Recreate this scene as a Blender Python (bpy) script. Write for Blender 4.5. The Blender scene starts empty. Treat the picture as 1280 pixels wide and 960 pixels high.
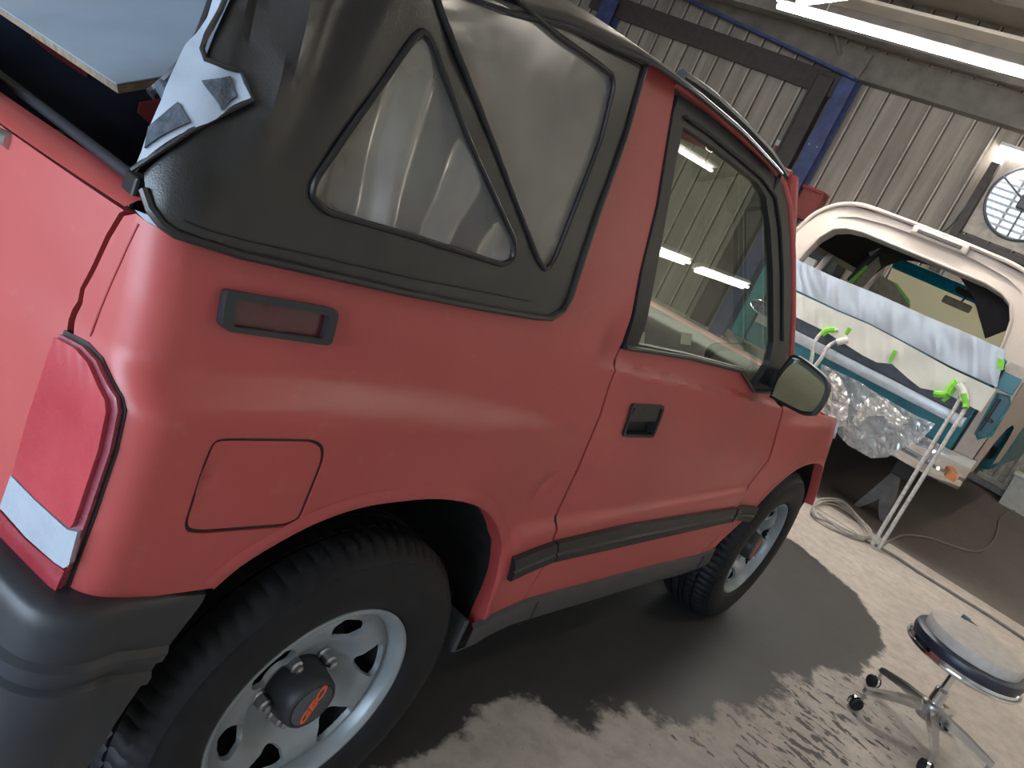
import bpy, bmesh, math, random
import numpy as np
from mathutils import Vector, Matrix, noise
from mathutils.geometry import delaunay_2d_cdt
random.seed(7)
SC = bpy.context.scene
COL = SC.collection
# ------------------------------------------------------------------ camera
FPX = 1024.54
CAM = np.array([-0.9725, -1.5292, 1.3587])
YAW, PITCH, ROLL = 0.58761, -0.26615, -0.43506
def cam_axes():
    f = np.array([math.cos(YAW)*math.cos(PITCH), math.sin(YAW)*math.cos(PITCH), math.sin(PITCH)])
    r = np.cross(f, [0, 0, 1.0]); r /= np.linalg.norm(r); u = np.cross(r, f)
    c, s = math.cos(ROLL), math.sin(ROLL)
    return c*r - s*u, c*u + s*r, f
CR, CU, CF = cam_axes()
cd = bpy.data.cameras.new('camera'); cam = bpy.data.objects.new('camera', cd); COL.objects.link(cam)
cam.matrix_world = Matrix([[CR[i], CU[i], -CF[i], CAM[i]] for i in range(3)] + [[0, 0, 0, 1]])
cd.sensor_width = 36; cd.lens = FPX/1280*36; cd.clip_start = 0.02; cd.clip_end = 200
SC.camera = cam
def proj(P):
    d = np.asarray(P, float) - CAM
    z = d @ CF
    return np.stack([640 + FPX*(d @ CR)/z, 480 - FPX*(d @ CU)/z], -1)
def ray(x, y):
    d = CF*FPX + CR*(x-640) - CU*(y-480)
    return d/np.linalg.norm(d)
def on(x, y, axis, v):          # a pixel's direction met with the plane axis = v
    d = ray(x, y); t = (v-CAM[axis])/d[axis]
    return CAM + t*d
# ------------------------------------------------------------------ light
W = bpy.data.worlds.new('world'); SC.world = W; W.use_nodes = True
bg = W.node_tree.nodes['Background']
bg.inputs[0].default_value = (0.66, 0.82, 1.0, 1); bg.inputs[1].default_value = 5.8
SC.view_settings.view_transform = 'Standard'; SC.view_settings.look = 'None'
SC.view_settings.gamma = 1; SC.view_settings.use_curve_mapping = False
SC.view_settings.exposure = 0.92
def area(name, loc, rot, sx, sy, power, col, portal=False):
    l = bpy.data.lights.new(name, 'AREA'); l.shape = 'RECTANGLE'; l.size = sx; l.size_y = sy
    l.energy = power; l.color = col
    if portal: l.cycles.is_portal = True
    o = bpy.data.objects.new(name, l); COL.objects.link(o); o.location = loc; o.rotation_euler = rot
    return o
# daylight through the open roller door behind the red car
area('door_daylight', (-5.9, -.1, 1.55), (0, math.radians(-90), 0), 3.1, 6.6, 0, (1, 1, 1), True)

# ------------------------------------------------------------------ materials
MATS = {}
class NT:
    def __init__(s, name):
        s.m = bpy.data.materials.new(name); s.m.use_nodes = True; s.t = s.m.node_tree; s.t.nodes.clear()
        s.out = s.n('ShaderNodeOutputMaterial'); MATS[name] = s.m
    def n(s, typ, **kw):
        nd = s.t.nodes.new(typ)
        for k, v in kw.items():
            if k.startswith('i_'):
                key = k[2:].replace('_', ' ')
                key = int(key) if key.isdigit() else key
                nd.inputs[key].default_value = v
            else: setattr(nd, k, v)
        return nd
    def l(s, a, b): s.t.links.new(a, b)
    def pos(s): return s.n('ShaderNodeNewGeometry').outputs['Position']
    def noise(s, scale, detail=3, rough=.55, dist=0, vec=None):
        nd = s.n('ShaderNodeTexNoise'); nd.inputs['Scale'].default_value = scale; nd.inputs['Detail'].default_value = detail
        nd.inputs['Roughness'].default_value = rough; nd.inputs['Distortion'].default_value = dist
        s.l(vec if vec is not None else s.pos(), nd.inputs['Vector']); return nd.outputs['Fac']
    def ramp(s, fac, stops):
        r = s.n('ShaderNodeValToRGB'); e = r.color_ramp.elements
        while len(e) < len(stops): e.new(0.5)
        for i, (p, c) in enumerate(stops):
            e[i].position = p; e[i].color = tuple(c)+(1,) if len(c) == 3 else c
        s.l(fac, r.inputs[0]); return r.outputs[0]
    def mix(s, fac, a, b):
        m = s.n('ShaderNodeMix', data_type='RGBA')
        for k, v in ((0, fac), (6, a), (7, b)):
            if hasattr(v, 'links'): s.l(v, m.inputs[k])
            else: m.inputs[k].default_value = (tuple(v)+(1,) if isinstance(v, (tuple, list)) and len(v) == 3 else v)
        return m.outputs[2]
    def math(s, op, a, b=0.0, c=0.0, clamp=False):
        m = s.n('ShaderNodeMath', operation=op, use_clamp=clamp)
        for k, v in enumerate((a, b, c)):
            if hasattr(v, 'links'): s.l(v, m.inputs[k])
            else: m.inputs[k].default_value = v
        return m.outputs[0]
    def bump(s, h, strength=.2, dist=.01):
        b = s.n('ShaderNodeBump'); b.inputs['Strength'].default_value = strength; b.inputs['Distance'].default_value = dist
        s.l(h, b.inputs['Height']); return b.outputs[0]
    def refl(s, base, k):           # mirror share of a thin pane by angle, alike from both sides
        lw = s.n('ShaderNodeLayerWeight', i_Blend=.5)
        return s.math('MULTIPLY_ADD', s.math('POWER', lw.outputs['Facing'], 3), k, base)
    def bsdf(s, col=None, rough=.5, metal=0, normal=None, spec=.5, coat=0, coatr=.1, emit=None, estr=0, trans=0, alpha=1):
        b = s.n('ShaderNodeBsdfPrincipled')
        for k, v in (('Base Color', col), ('Roughness', rough), ('Metallic', metal), ('Normal', normal), ('Specular IOR Level', spec), ('Coat Weight', coat), ('Coat Roughness', coatr), ('Emission Color', emit), ('Emission Strength', estr), ('Transmission Weight', trans), ('Alpha', alpha)):
            if v is None: continue
            if hasattr(v, 'links'): s.l(v, b.inputs[k])
            else: b.inputs[k].default_value = (tuple(v)+(1,) if isinstance(v, (tuple, list)) and len(v) == 3 else v)
        s.l(b.outputs[0], s.out.inputs[0]); return b
def simple(name, col, rough=.5, metal=0, var=.12, nscale=18, bump=0, bscale=60, spec=.5, coat=0):
    t = NT(name)
    f = t.noise(nscale, 4)
    c = t.ramp(f, [(.3, tuple(x*(1-var) for x in col)), (.7, tuple(min(1, x*(1+var)) for x in col))])
    nm = t.bump(t.noise(bscale, 3), bump, .004) if bump else None
    rr = t.math('MULTIPLY_ADD', f, .12, rough-.06)
    t.bsdf(c, rr, metal, nm, spec, coat)
    return t.m
def emissive(name, col, strength):
    t = NT(name); t.bsdf((.8, .8, .8), .4, emit=col, estr=strength); return t.m
# red sanded paint of the small car
t = NT('red_paint')
f1 = t.noise(2.6, 4); f2 = t.noise(40, 3)
c = t.ramp(f1, [(.3, (.37, .056, .053)), (.7, (.43, .070, .066))])
c = t.mix(t.math('MULTIPLY', t.ramp(f2, [(.62, (0, 0, 0)), (.8, (1, 1, 1))]), .10), c, (.60, .30, .28))
t.bsdf(c, t.math('MULTIPLY_ADD', f1, .14, .33), 0, t.bump(f2, .02, .002), .6)
simple('red_dark', (.30, .03, .028), .5)
simple('black_trim', (.009, .009, .010), .45, var=.25, nscale=30)
simple('bumper_plastic', (.022, .024, .029), .42, var=.2, nscale=7, bump=.04, bscale=300)
simple('rocker_plastic', (.045, .044, .046), .55, var=.25, nscale=9)
simple('rubber', (.0075, .0075, .0095), .6, var=.4, nscale=22, bump=.05, bscale=180, spec=.3)
simple('tire_inner', (.010, .010, .010), .8)
simple('liner_black', (.008, .008, .009), .65, var=.5, nscale=40)
simple('wheel_silver', (.27, .30, .32), .38, metal=.3, var=.10, nscale=14)
simple('hub_plastic', (.022, .023, .026), .5, var=.2)
simple('badge_grey', (.06, .064, .072), .5, var=.1)
simple('chrome', (.75, .76, .78), .12, metal=1, var=.05)
simple('steel', (.45, .45, .46), .32, metal=1, var=.2)
simple('orange_print', (.75, .10, .03), .5, var=.05)
simple('navy_trim', (.030, .042, .075), .6, var=.3, nscale=6)
simple('seat_cloth', (.05, .045, .05), .85, var=.4, nscale=30)
simple('seat_red', (.16, .03, .03), .8, var=.3)
simple('dash_black', (.012, .013, .015), .55)
simple('grey_lining', (.33, .37, .43), .85, var=.15, nscale=16, bump=.1, bscale=120)
simple('velcro', (.07, .08, .10), .95, var=.4, nscale=90, bump=.5, bscale=300)
simple('mud_flap', (.05, .052, .055), .6)
simple('white_clip', (.6, .6, .58), .5)
simple('paper_tag', (.55, .56, .5), .7)
# black vinyl of the soft top
t = NT('black_vinyl')
f = t.noise(9, 4); g = t.noise(420, 2)
c = t.ramp(f, [(.3, (.007, .007, .008)), (.75, (.014, .014, .014))])
t.bsdf(c, t.math('MULTIPLY_ADD', f, .2, .24), 0, t.bump(t.math('ADD', t.math('MULTIPLY', g, .3), t.noise(6, 2)), .12, .01), .75)
# hazy flexible vinyl panes
t = NT('vinyl_pane')
wav = t.noise(4.2, 2, .5, 1.6); hz = t.noise(7, 4)
hazec = t.ramp(hz, [(.3, (.20, .185, .165)), (.7, (.25, .23, .205))])
d = t.n('ShaderNodeBsdfDiffuse'); t.l(hazec, d.inputs[0])
tr = t.n('ShaderNodeBsdfTransparent', i_0=(.62, .60, .55, 1))
gl = t.n('ShaderNodeBsdfGlossy', i_Roughness=.2); gl.inputs[0].default_value = (1, 1, 1, 1)
nb = t.bump(wav, .10, .05); t.l(nb, gl.inputs['Normal'])
m1 = t.n('ShaderNodeMixShader', i_0=.22); t.l(d.outputs[0], m1.inputs[1]); t.l(tr.outputs[0], m1.inputs[2])
m2 = t.n('ShaderNodeMixShader'); t.l(t.refl(.06, .5), m2.inputs[0]); t.l(m1.outputs[0], m2.inputs[1]); t.l(gl.outputs[0], m2.inputs[2])
t.l(m2.outputs[0], t.out.inputs[0])
t = NT('vinyl_pane_creased')
wv = t.n('ShaderNodeTexWave', wave_type='BANDS'); wv.inputs['Scale'].default_value = 2.2; wv.inputs['Distortion'].default_value = 7; wv.inputs['Detail'].default_value = 2; wv.inputs['Detail Scale'].default_value = .9
t.l(t.pos(), wv.inputs['Vector'])
hz = t.noise(5, 4)
hazec = t.ramp(hz, [(.3, (.17, .165, .155)), (.7, (.30, .29, .27))])
d = t.n('ShaderNodeBsdfDiffuse'); t.l(hazec, d.inputs[0])
tr = t.n('ShaderNodeBsdfTransparent', i_0=(.62, .60, .55, 1))
gl = t.n('ShaderNodeBsdfGlossy', i_Roughness=.16); gl.inputs[0].default_value = (1, 1, 1, 1)
t.l(t.bump(wv.outputs['Fac'], .9, .05), gl.inputs['Normal'])
m1 = t.n('ShaderNodeMixShader', i_0=.35); t.l(d.outputs[0], m1.inputs[1]); t.l(tr.outputs[0], m1.inputs[2])
m2 = t.n('ShaderNodeMixShader'); t.l(t.refl(.16, .5), m2.inputs[0]); t.l(m1.outputs[0], m2.inputs[1]); t.l(gl.outputs[0], m2.inputs[2])
t.l(m2.outputs[0], t.out.inputs[0])
def glass(name, tint, ior=1.5, rough=0.0, haze=0.0, hcol=(.5, .5, .5)):
    t = NT(name)
    tr = t.n('ShaderNodeBsdfTransparent', i_0=tuple(tint)+(1,))
    gl = t.n('ShaderNodeBsdfGlossy', i_Roughness=rough); gl.inputs[0].default_value = (1, 1, 1, 1)
    base = tr.outputs[0]
    if haze:
        d = t.n('ShaderNodeBsdfDiffuse', i_0=tuple(hcol)+(1,)); mm = t.n('ShaderNodeMixShader', i_0=haze)
        t.l(base, mm.inputs[1]); t.l(d.outputs[0], mm.inputs[2]); base = mm.outputs[0]
    m = t.n('ShaderNodeMixShader')
    t.l(t.refl(ior, .6), m.inputs[0]); t.l(base, m.inputs[1]); t.l(gl.outputs[0], m.inputs[2]); t.l(m.outputs[0], t.out.inputs[0])
    return t.m
glass('car_glass', (.74, .80, .68), .07, 0, .05, (.35, .4, .3))
glass('clear_glass', (.88, .92, .86), .05)
glass('clear_film', (.86, .89, .93), .04, .25, .62, (.62, .65, .70))
glass('bag_film', (.86, .88, .9), .12, .12, .35, (.66, .67, .70))
t = NT('crumple'); f = t.noise(90, 3)
t.bsdf((.78, .76, .74), .18, .55, t.bump(f, .5, .01))
# lamp lenses
def lens(name, col, rough=.18):
    t = NT(name); f = t.noise(30, 4); g = t.noise(7, 4, .6, 1.0)
    c = t.ramp(g, [(.35, col), (.75, tuple(min(1, x*1.15+.02) for x in col))])
    wv = t.n('ShaderNodeTexWave'); wv.inputs['Scale'].default_value = 90; t.l(t.pos(), wv.inputs['Vector'])
    t.bsdf(c, t.math('MULTIPLY_ADD', f, .2, rough), 0, t.bump(wv.outputs['Fac'], .08, .002), .5, .5)
lens('lens_red', (.36, .022, .035)); lens('lens_red_deep', (.24, .010, .02)); lens('lens_white', (.30, .34, .40)); lens('lens_rim', (.26, .05, .075))
lens('lens_marker', (.075, .003, .006), .12); lens('lens_amber', (.55, .16, .03))
t = NT('mirror_glass'); f = t.noise(24, 4, .7)
t.bsdf((.46, .50, .40), t.math('MULTIPLY_ADD', f, .12, .02), 1, t.bump(t.noise(60, 3), .03, .003))
# wood board, blue grey top
t = NT('board_top'); f = t.noise(3, 5); g = t.noise(90, 3)
c = t.ramp(f, [(.25, (.27, .30, .34)), (.55, (.33, .38, .44)), (.85, (.38, .36, .33))])
t.bsdf(c, .6, 0, t.bump(g, .12, .003))
t = NT('ply_edge'); f = t.noise(60, 4)
t.bsdf(t.ramp(f, [(.3, (.30, .20, .13)), (.7, (.55, .42, .31))]), .8)
# floor
def concrete(name, dry, wetdark, wet=True):
    t = NT(name); P = t.pos()
    a = t.noise(1.3, 6, .6); b = t.noise(14, 6, .65); cc = t.noise(120, 3)
    c = t.ramp(a, [(.3, tuple(x*.80 for x in dry)), (.7, tuple(min(1, x*1.10) for x in dry))])
    c = t.mix(t.math('MULTIPLY', t.ramp(b, [(.38, (1, 1, 1)), (.58, (0, 0, 0))]), .60), c, tuple(x*.62 for x in dry))
    speck = t.ramp(t.noise(60, 3), [(.66, (0, 0, 0)), (.70, (1, 1, 1))])
    c = t.mix(t.math('MULTIPLY', speck, .5), c, tuple(x*.35 for x in dry))
    rough = t.math('MULTIPLY_ADD', b, .25, .55)
    if wet:
        sx = t.n('ShaderNodeSeparateXYZ'); t.l(P, sx.inputs[0])
        def ell(cx, cy, rx, ry):
            ax = t.math('DIVIDE', t.math('SUBTRACT', sx.outputs[0], cx), rx); ay = t.math('DIVIDE', t.math('SUBTRACT', sx.outputs[1], cy), ry)
            return t.math('SQRT', t.math('ADD', t.math('MULTIPLY', ax, ax), t.math('MULTIPLY', ay, ay)))
        e = t.math('MINIMUM', t.math('MINIMUM', ell(2.1, .0, 1.65, 1.17), ell(2.9, -.6, .85, .72)), ell(.5, .1, 1.6, .88))
        edge = t.math('ADD', e, t.math('MULTIPLY', t.math('SUBTRACT', t.noise(4.5, 6, .65), .5), .38))
        wetm = t.math('SUBTRACT', 1, t.math('MULTIPLY', t.math('SUBTRACT', edge, .965), 30), clamp=True)
        e2 = ell(1.9, -1.35, .95, .32)
        dp = t.n('ShaderNodeMapping'); dp.inputs['Scale'].default_value = (2.4, 1, 1); t.l(P, dp.inputs['Vector'])
        dro = t.math('SUBTRACT', t.noise(13, 5, .62, .3, dp.outputs[0]), t.math('MULTIPLY', e2, .12))
        drom = t.math('MULTIPLY', t.math('SUBTRACT', dro, .50), 30, clamp=True)
        w = t.math('MAXIMUM', wetm, drom)
        c = t.mix(w, c, t.mix(b, tuple(x*.75 for x in wetdark), tuple(x*1.3 for x in wetdark)))
        rough = t.mix(w, rough, t.math('MULTIPLY_ADD', a, .35, .20))
    t.bsdf(c, rough, 0, t.bump(t.math('ADD', b, t.math('MULTIPLY', cc, .4)), .18, .006), .4)
concrete('concrete', (.49, .43, .38), (.055, .050, .047))
concrete('concrete_brown', (.135, .112, .100), (.05, .05, .05), False)
simple('curb_paint', (.50, .46, .38), .8, var=.25, nscale=12)
# wall panel of ribbed sheeting, dusty
t = NT('wall_sheet'); P = t.pos()
mp = t.n('ShaderNodeMapping'); mp.inputs['Scale'].default_value = (1, 3.2, .35); t.l(P, mp.inputs['Vector'])
a = t.noise(1.6, 6, .65, .3, mp.outputs[0]); b = t.noise(26, 4)
c = t.ramp(a, [(.25, (.20, .165, .132)), (.5, (.34, .29, .24)), (.8, (.48, .42, .36))])
c = t.mix(t.math('MULTIPLY', b, .25), c, (.15, .13, .11))
t.bsdf(c, .72, 0, t.bump(b, .1, .004))
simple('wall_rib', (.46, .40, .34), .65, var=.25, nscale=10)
simple('wall_rib_shade', (.10, .082, .066), .9, var=.3, nscale=8)  # shade on the rib slopes, put into the colour
simple('wall_plain', (.42, .39, .34), .8, var=.15, nscale=3)
simple('reflected_band', (.62, .60, .54), .6, var=.12, nscale=3)
simple('ceiling_cream', (.56, .49, .40), .8, var=.12, nscale=2)
simple('beam_brown', (.17, .148, .125), .7, var=.25, nscale=5)
simple('blue_steel', (.050, .068, .17), .5, var=.35, nscale=7)
simple('dark_post', (.060, .048, .042), .6, var=.2)
simple('red_box', (.24, .045, .035), .6)
simple('cable', (.16, .14, .125), .6, var=.2)
simple('cable_pale', (.40, .36, .32), .6, var=.2)
simple('cream_paint', (.48, .40, .34), .38, var=.08, nscale=4)
simple('teal_paint', (.015, .14, .17), .35, var=.2, nscale=8)
simple('silver_paint', (.55, .57, .60), .35, metal=.3, var=.1)
simple('taupe_paint', (.40, .34, .29), .6, var=.1)
simple('head_liner', (.040, .030, .027), .9, var=.2)
simple('masking_paper', (.70, .67, .60), .85, var=.07, nscale=5)
t = NT('window_paper'); d = t.n('ShaderNodeBsdfDiffuse', i_0=(.74, .70, .48, 1)); tl_ = t.n('ShaderNodeBsdfTranslucent', i_0=(.80, .76, .52, 1))
m1 = t.n('ShaderNodeMixShader', i_0=.6); t.l(d.outputs[0], m1.inputs[1]); t.l(tl_.outputs[0], m1.inputs[2]); t.l(m1.outputs[0], t.out.inputs[0])
simple('kraft_paper', (.33, .25, .16), .85, var=.2)
simple('green_tape', (.22, .60, .05), .6, var=.15)
simple('sun_strip', (.01, .30, .40), .4, var=.25)
simple('grey_blue_cover', (.085, .10, .135), .6, var=.2)
simple('pipe_paint', (.42, .40, .385), .5, var=.3, nscale=40)
simple('jack_grey', (.16, .145, .135), .6, var=.25)
simple('stool_vinyl', (.016, .020, .035), .4, var=.3)
simple('stool_cover', (.44, .40, .37), .9, var=.12, nscale=24, bump=.4, bscale=260)
simple('bin_white', (.55, .54, .49), .5, var=.12)
simple('dirty_white', (.48, .44, .37), .7, var=.3, nscale=14)
simple('blue_badge', (.02, .05, .11), .3)
simple('blue_plastic', (.05, .09, .15), .5)
simple('fan_metal', (.13, .13, .14), .5, metal=.5)
simple('louver', (.60, .62, .66), .5, var=.1)
simple('fixture_white', (.75, .75, .72), .5)
emissive('led_tube', (1.0, .99, .95), 85); emissive('tube_side', (1.0, .94, .80), 9); emissive('tube_warm', (1.0, .92, .80), 30)

# ------------------------------------------------------------------ mesh helpers
WLOC = {}
def mesh(name, V, F, smooth=False, mat=None):
    me = bpy.data.meshes.new(name); me.from_pydata([tuple(map(float, v)) for v in V], [], F)
    if smooth:
        me.polygons.foreach_set('use_smooth', [True]*len(me.polygons)); me.set_sharp_from_angle(angle=math.radians(38))
    if mat: me.materials.append(MATS[mat])
    me.update(); return me
def obj(name, VF, mat, parent=None, smooth=False, label=None):
    V, F = VF
    base = WLOC.get(parent.name, Vector((0, 0, 0))) if parent else Vector((0, 0, 0))
    V = [(v[0]-base[0], v[1]-base[1], v[2]-base[2]) for v in V]
    o = bpy.data.objects.new(name, mesh(name, V, F, smooth, mat)); COL.objects.link(o)
    if parent: o.parent = parent
    WLOC[o.name] = Vector(base)
    if label: o['label'] = label
    return o
def thing(name, label, cat, loc=(0, 0, 0), group=None, rotz=0):
    o = bpy.data.objects.new(name, None); COL.objects.link(o); o.location = loc; o.rotation_euler = (0, 0, rotz)
    o.empty_display_size = .2
    o['label'] = label; o['category'] = cat
    if group: o['group'] = group
    WLOC[o.name] = Vector(loc); return o
def tag(o, label, cat, group=None):
    o['label'] = label; o['category'] = cat
    if group: o['group'] = group
    return o
def struct(name, VF, mat, parent=None, smooth=False):
    o = obj(name, VF, mat, parent, smooth)
    if not parent: o['kind'] = 'structure'
    return o
def join(*parts):
    V, F = [], []
    for v, f in parts:
        k = len(V); V += [tuple(x) for x in v]; F += [tuple(i+k for i in q) for q in f]
    return V, F
def box(x0, x1, y0, y1, z0, z1):
    V = [(x, y, z) for x in (x0, x1) for y in (y0, y1) for z in (z0, z1)]
    return V, [(0, 1, 3, 2), (4, 6, 7, 5), (0, 4, 5, 1), (2, 3, 7, 6), (0, 2, 6, 4), (1, 5, 7, 3)]
def bbox(x0, x1, y0, y1, z0, z1, r=.01, seg=2):
    bm = bmesh.new(); bmesh.ops.create_cube(bm, size=1)
    for v in bm.verts:
        v.co = Vector(((x0+x1)/2+v.co.x*(x1-x0), (y0+y1)/2+v.co.y*(y1-y0), (z0+z1)/2+v.co.z*(z1-z0)))
    bmesh.ops.bevel(bm, geom=bm.edges[:], offset=r, segments=seg, affect='EDGES', profile=.5)
    bm.verts.ensure_lookup_table()
    V = [tuple(v.co) for v in bm.verts]; F = [tuple(v.index for v in f.verts) for f in bm.faces]; bm.free(); return V, F
def xform(VF, M):
    V, F = VF; return [tuple(M @ Vector(v)) for v in V], F
def catmull(P, n=6, closed=False):
    P = [Vector(p) for p in P]; out = []; m = len(P)
    for i in range(m if closed else m-1):
        g = lambda k: P[k % m] if closed else P[max(0, min(m-1, k))]
        p0, p1, p2, p3 = g(i-1), g(i), g(i+1), g(i+2)
        for j in range(n):
            t = j/n
            out.append(.5*((2*p1)+(p2-p0)*t+(2*p0-5*p1+4*p2-p3)*t*t+(3*p1-p0-3*p2+p3)*t**3))
    if not closed: out.append(P[-1])
    return out
def tube(P, r, n=8, closed=False, cap=True):
    P = [Vector(p) for p in P]; m = len(P); V, F = [], []
    rad = r if isinstance(r, (list, tuple)) else [r]*m
    up = None
    for i in range(m):
        a = P[(i-1) % m] if (closed or i > 0) else P[i]; b = P[(i+1) % m] if (closed or i < m-1) else P[i]
        t = (b-a).normalized()
        if up is None:
            up = t.orthogonal().normalized()
        up = (up - t*up.dot(t))
        if up.length < 1e-6: up = t.orthogonal()
        up.normalize(); s = t.cross(up)
        for k in range(n):
            q = 2*math.pi*k/n; V.append(P[i]+(up*math.cos(q)+s*math.sin(q))*rad[i])
    for i in range(m if closed else m-1):
        for k in range(n):
            a = i*n+k; b = i*n+(k+1) % n; c = ((i+1) % m)*n+(k+1) % n; d = ((i+1) % m)*n+k
            F.append((a, b, c, d))
    if cap and not closed:
        F.append(tuple(range(n-1, -1, -1))); F.append(tuple((m-1)*n+k for k in range(n)))
    return V, F
def lathe(prof, n=48, M=None, closed=False):   # prof (radius, height) about z
    V, F = [], []; m = len(prof)
    for i in range(n):
        a = 2*math.pi*i/n
        for r, h in prof: V.append((r*math.cos(a), r*math.sin(a), h))
    for i in range(n):
        j = (i+1) % n
        for k in range(m if closed else m-1):
            l = (k+1) % m
            F.append((i*m+k, j*m+k, j*m+l, i*m+l))
    if M is not None: V = [tuple(M @ Vector(v)) for v in V]
    return V, F
def prism(poly, axis, a, b):       # poly in the two other axes, extruded along axis from a to b
    n = len(poly)
    def mk(p, t):
        return (t, p[0], p[1]) if axis == 0 else ((p[0], t, p[1]) if axis == 1 else (p[0], p[1], t))
    V = [mk(p, a) for p in poly]+[mk(p, b) for p in poly]
    F = [tuple(range(n)), tuple(range(2*n-1, n-1, -1))]+[(i, i+n, (i+1) % n+n, (i+1) % n) for i in range(n)]
    return V, F
def resample(poly, step):
    out = []
    for i, p in enumerate(poly):
        q = poly[(i+1) % len(poly)]; L = math.dist(p, q); k = max(1, int(math.ceil(L/step)))
        for j in range(k): out.append((p[0]+(q[0]-p[0])*j/k, p[1]+(q[1]-p[1])*j/k))
    return out
def orient(poly, ccw=True):
    A = sum(p[0]*q[1]-q[0]*p[1] for p, q in zip(poly, poly[1:]+poly[:1]))
    return poly if (A > 0) == ccw else poly[::-1]
def inset(poly, d):
    poly = orient(poly); n = len(poly); out = []
    for i in range(n):
        a, b, c = Vector(poly[i-1]), Vector(poly[i]), Vector(poly[(i+1) % n])
        e1 = (b-a).normalized(); e2 = (c-b).normalized()
        n1 = Vector((-e1.y, e1.x)); n2 = Vector((-e2.y, e2.x)); m = n1+n2
        k = m.length_squared
        m = m*(2/k) if k > .4 else m.normalized()*1.4
        out.append(tuple(b+m*d))
    return out
def inside_np(P, poly):
    x, y = P[:, 0], P[:, 1]; r = np.zeros(len(P), bool); j = len(poly)-1
    for i in range(len(poly)):
        xi, yi = poly[i]; xj, yj = poly[j]
        c = ((yi > y) != (yj > y)) & (x < (xj-xi)*(y-yi)/(yj-yi+1e-12)+xi); r ^= c; j = i
    return r
def panel(poly, holes, S, step=.02, flange=.015, thick=0):
    """flat outline in the parameters of surface S, meshed finely, with turned-in edges"""
    loops = [orient(resample(poly, step))]+[orient(resample(h, step*.7), False) for h in holes]
    pts, edges = [], []
    for lp in loops:
        k = len(pts); pts += lp; edges += [(k+i, k+(i+1) % len(lp)) for i in range(len(lp))]
    nb = len(pts); A = np.array(loops[0]); lo = A.min(0); hi = A.max(0)
    gx, gy = np.meshgrid(np.arange(lo[0]+step/2, hi[0], step), np.arange(lo[1]+step/2, hi[1], step))
    G = np.stack([gx.ravel(), gy.ravel()], -1)
    ok = inside_np(G, loops[0])
    for h in loops[1:]: ok &= ~inside_np(G, h)
    B = np.array(pts); G = G[ok]
    if len(G):
        keep = np.ones(len(G), bool)
        for s in range(0, len(G), 2000):
            dd = ((G[s:s+2000, None]-B[None])**2).sum(-1).min(1); keep[s:s+2000] = dd > (step*.45)**2
        G = G[keep]
    allp = [Vector(p) for p in pts]+[Vector(p) for p in G.tolist()]
    r = delaunay_2d_cdt(allp, edges, [], 0, 1e-7)
    vs, fs, ov = r[0], r[2], r[3]
    T = [tuple(f) for f in fs]; Cn = np.array([[sum(vs[i].x for i in f)/len(f), sum(vs[i].y for i in f)/len(f)] for f in T])
    ok = inside_np(Cn, loops[0])
    for h in loops[1:]: ok &= ~inside_np(Cn, h)
    T = [f for f, k in zip(T, ok) if k]
    V = [tuple(S(v.x, v.y)) for v in vs]
    def nrm(u, v, e=.004):
        a = Vector(S(u+e, v))-Vector(S(u-e, v)); b = Vector(S(u, v+e))-Vector(S(u, v-e))
        return a.cross(b).normalized()
    if thick:
        m = len(V); V += [tuple(Vector(S(v.x, v.y))-nrm(v.x, v.y)*thick) for v in vs]
        T = T+[tuple(i+m for i in f[::-1]) for f in T]; flange = thick
    if flange:
        for lp in loops:
            k = len(V); n = len(lp)
            for (u, v) in lp: V.append(tuple(S(u, v)))
            for (u, v) in lp: V.append(tuple(Vector(S(u, v))-nrm(u, v)*flange))
            T += [(k+i, k+n+i, k+n+(i+1) % n, k+(i+1) % n) for i in range(n)]
    return V, T
def mirror(o, parent=None, name=None):
    me = o.data.copy(); me.transform(Matrix.Scale(-1, 4, (0, 1, 0))); me.flip_normals()
    c = bpy.data.objects.new(name or o.name.split('.')[0], me); COL.objects.link(c); c.parent = parent or o.parent
    WLOC[c.name] = Vector((0, 0, 0))
    if 'label' in o: c['label'] = o['label']
    for ch in list(o.children): mirror(ch, c)
    return c
def grid(S, us, vs):
    V = [tuple(S(u, v)) for u in us for v in vs]; m = len(vs)
    return V, [(i*m+j, (i+1)*m+j, (i+1)*m+j+1, i*m+j+1) for i in range(len(us)-1) for j in range(m-1)]
def lin(a, b, n): return [a+(b-a)*i/(n-1) for i in range(n)]
def sst(a, b, x):
    t = max(0, min(1, (x-a)/(b-a))); return t*t*(3-2*t)
def interp(x, tab):
    if x <= tab[0][0]: return tab[0][1]
    for (a, b), (c, d) in zip(tab, tab[1:]):
        if x <= c: return b+(d-b)*(x-a)/(c-a)
    return tab[-1][1]
def rnd(poly, r, n=4):                # round the corners of an outline
    out = []; m = len(poly)
    for i in range(m):
        a, b, c = Vector(poly[i-1]), Vector(poly[i]), Vector(poly[(i+1) % m])
        ra = min(r, (a-b).length*.45, (c-b).length*.45); p = b+(a-b).normalized()*ra; q = b+(c-b).normalized()*ra
        for k in range(n+1):
            t = k/n; out.append(tuple((1-t)**2*p+2*t*(1-t)*b+t*t*q))
    return out
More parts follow.
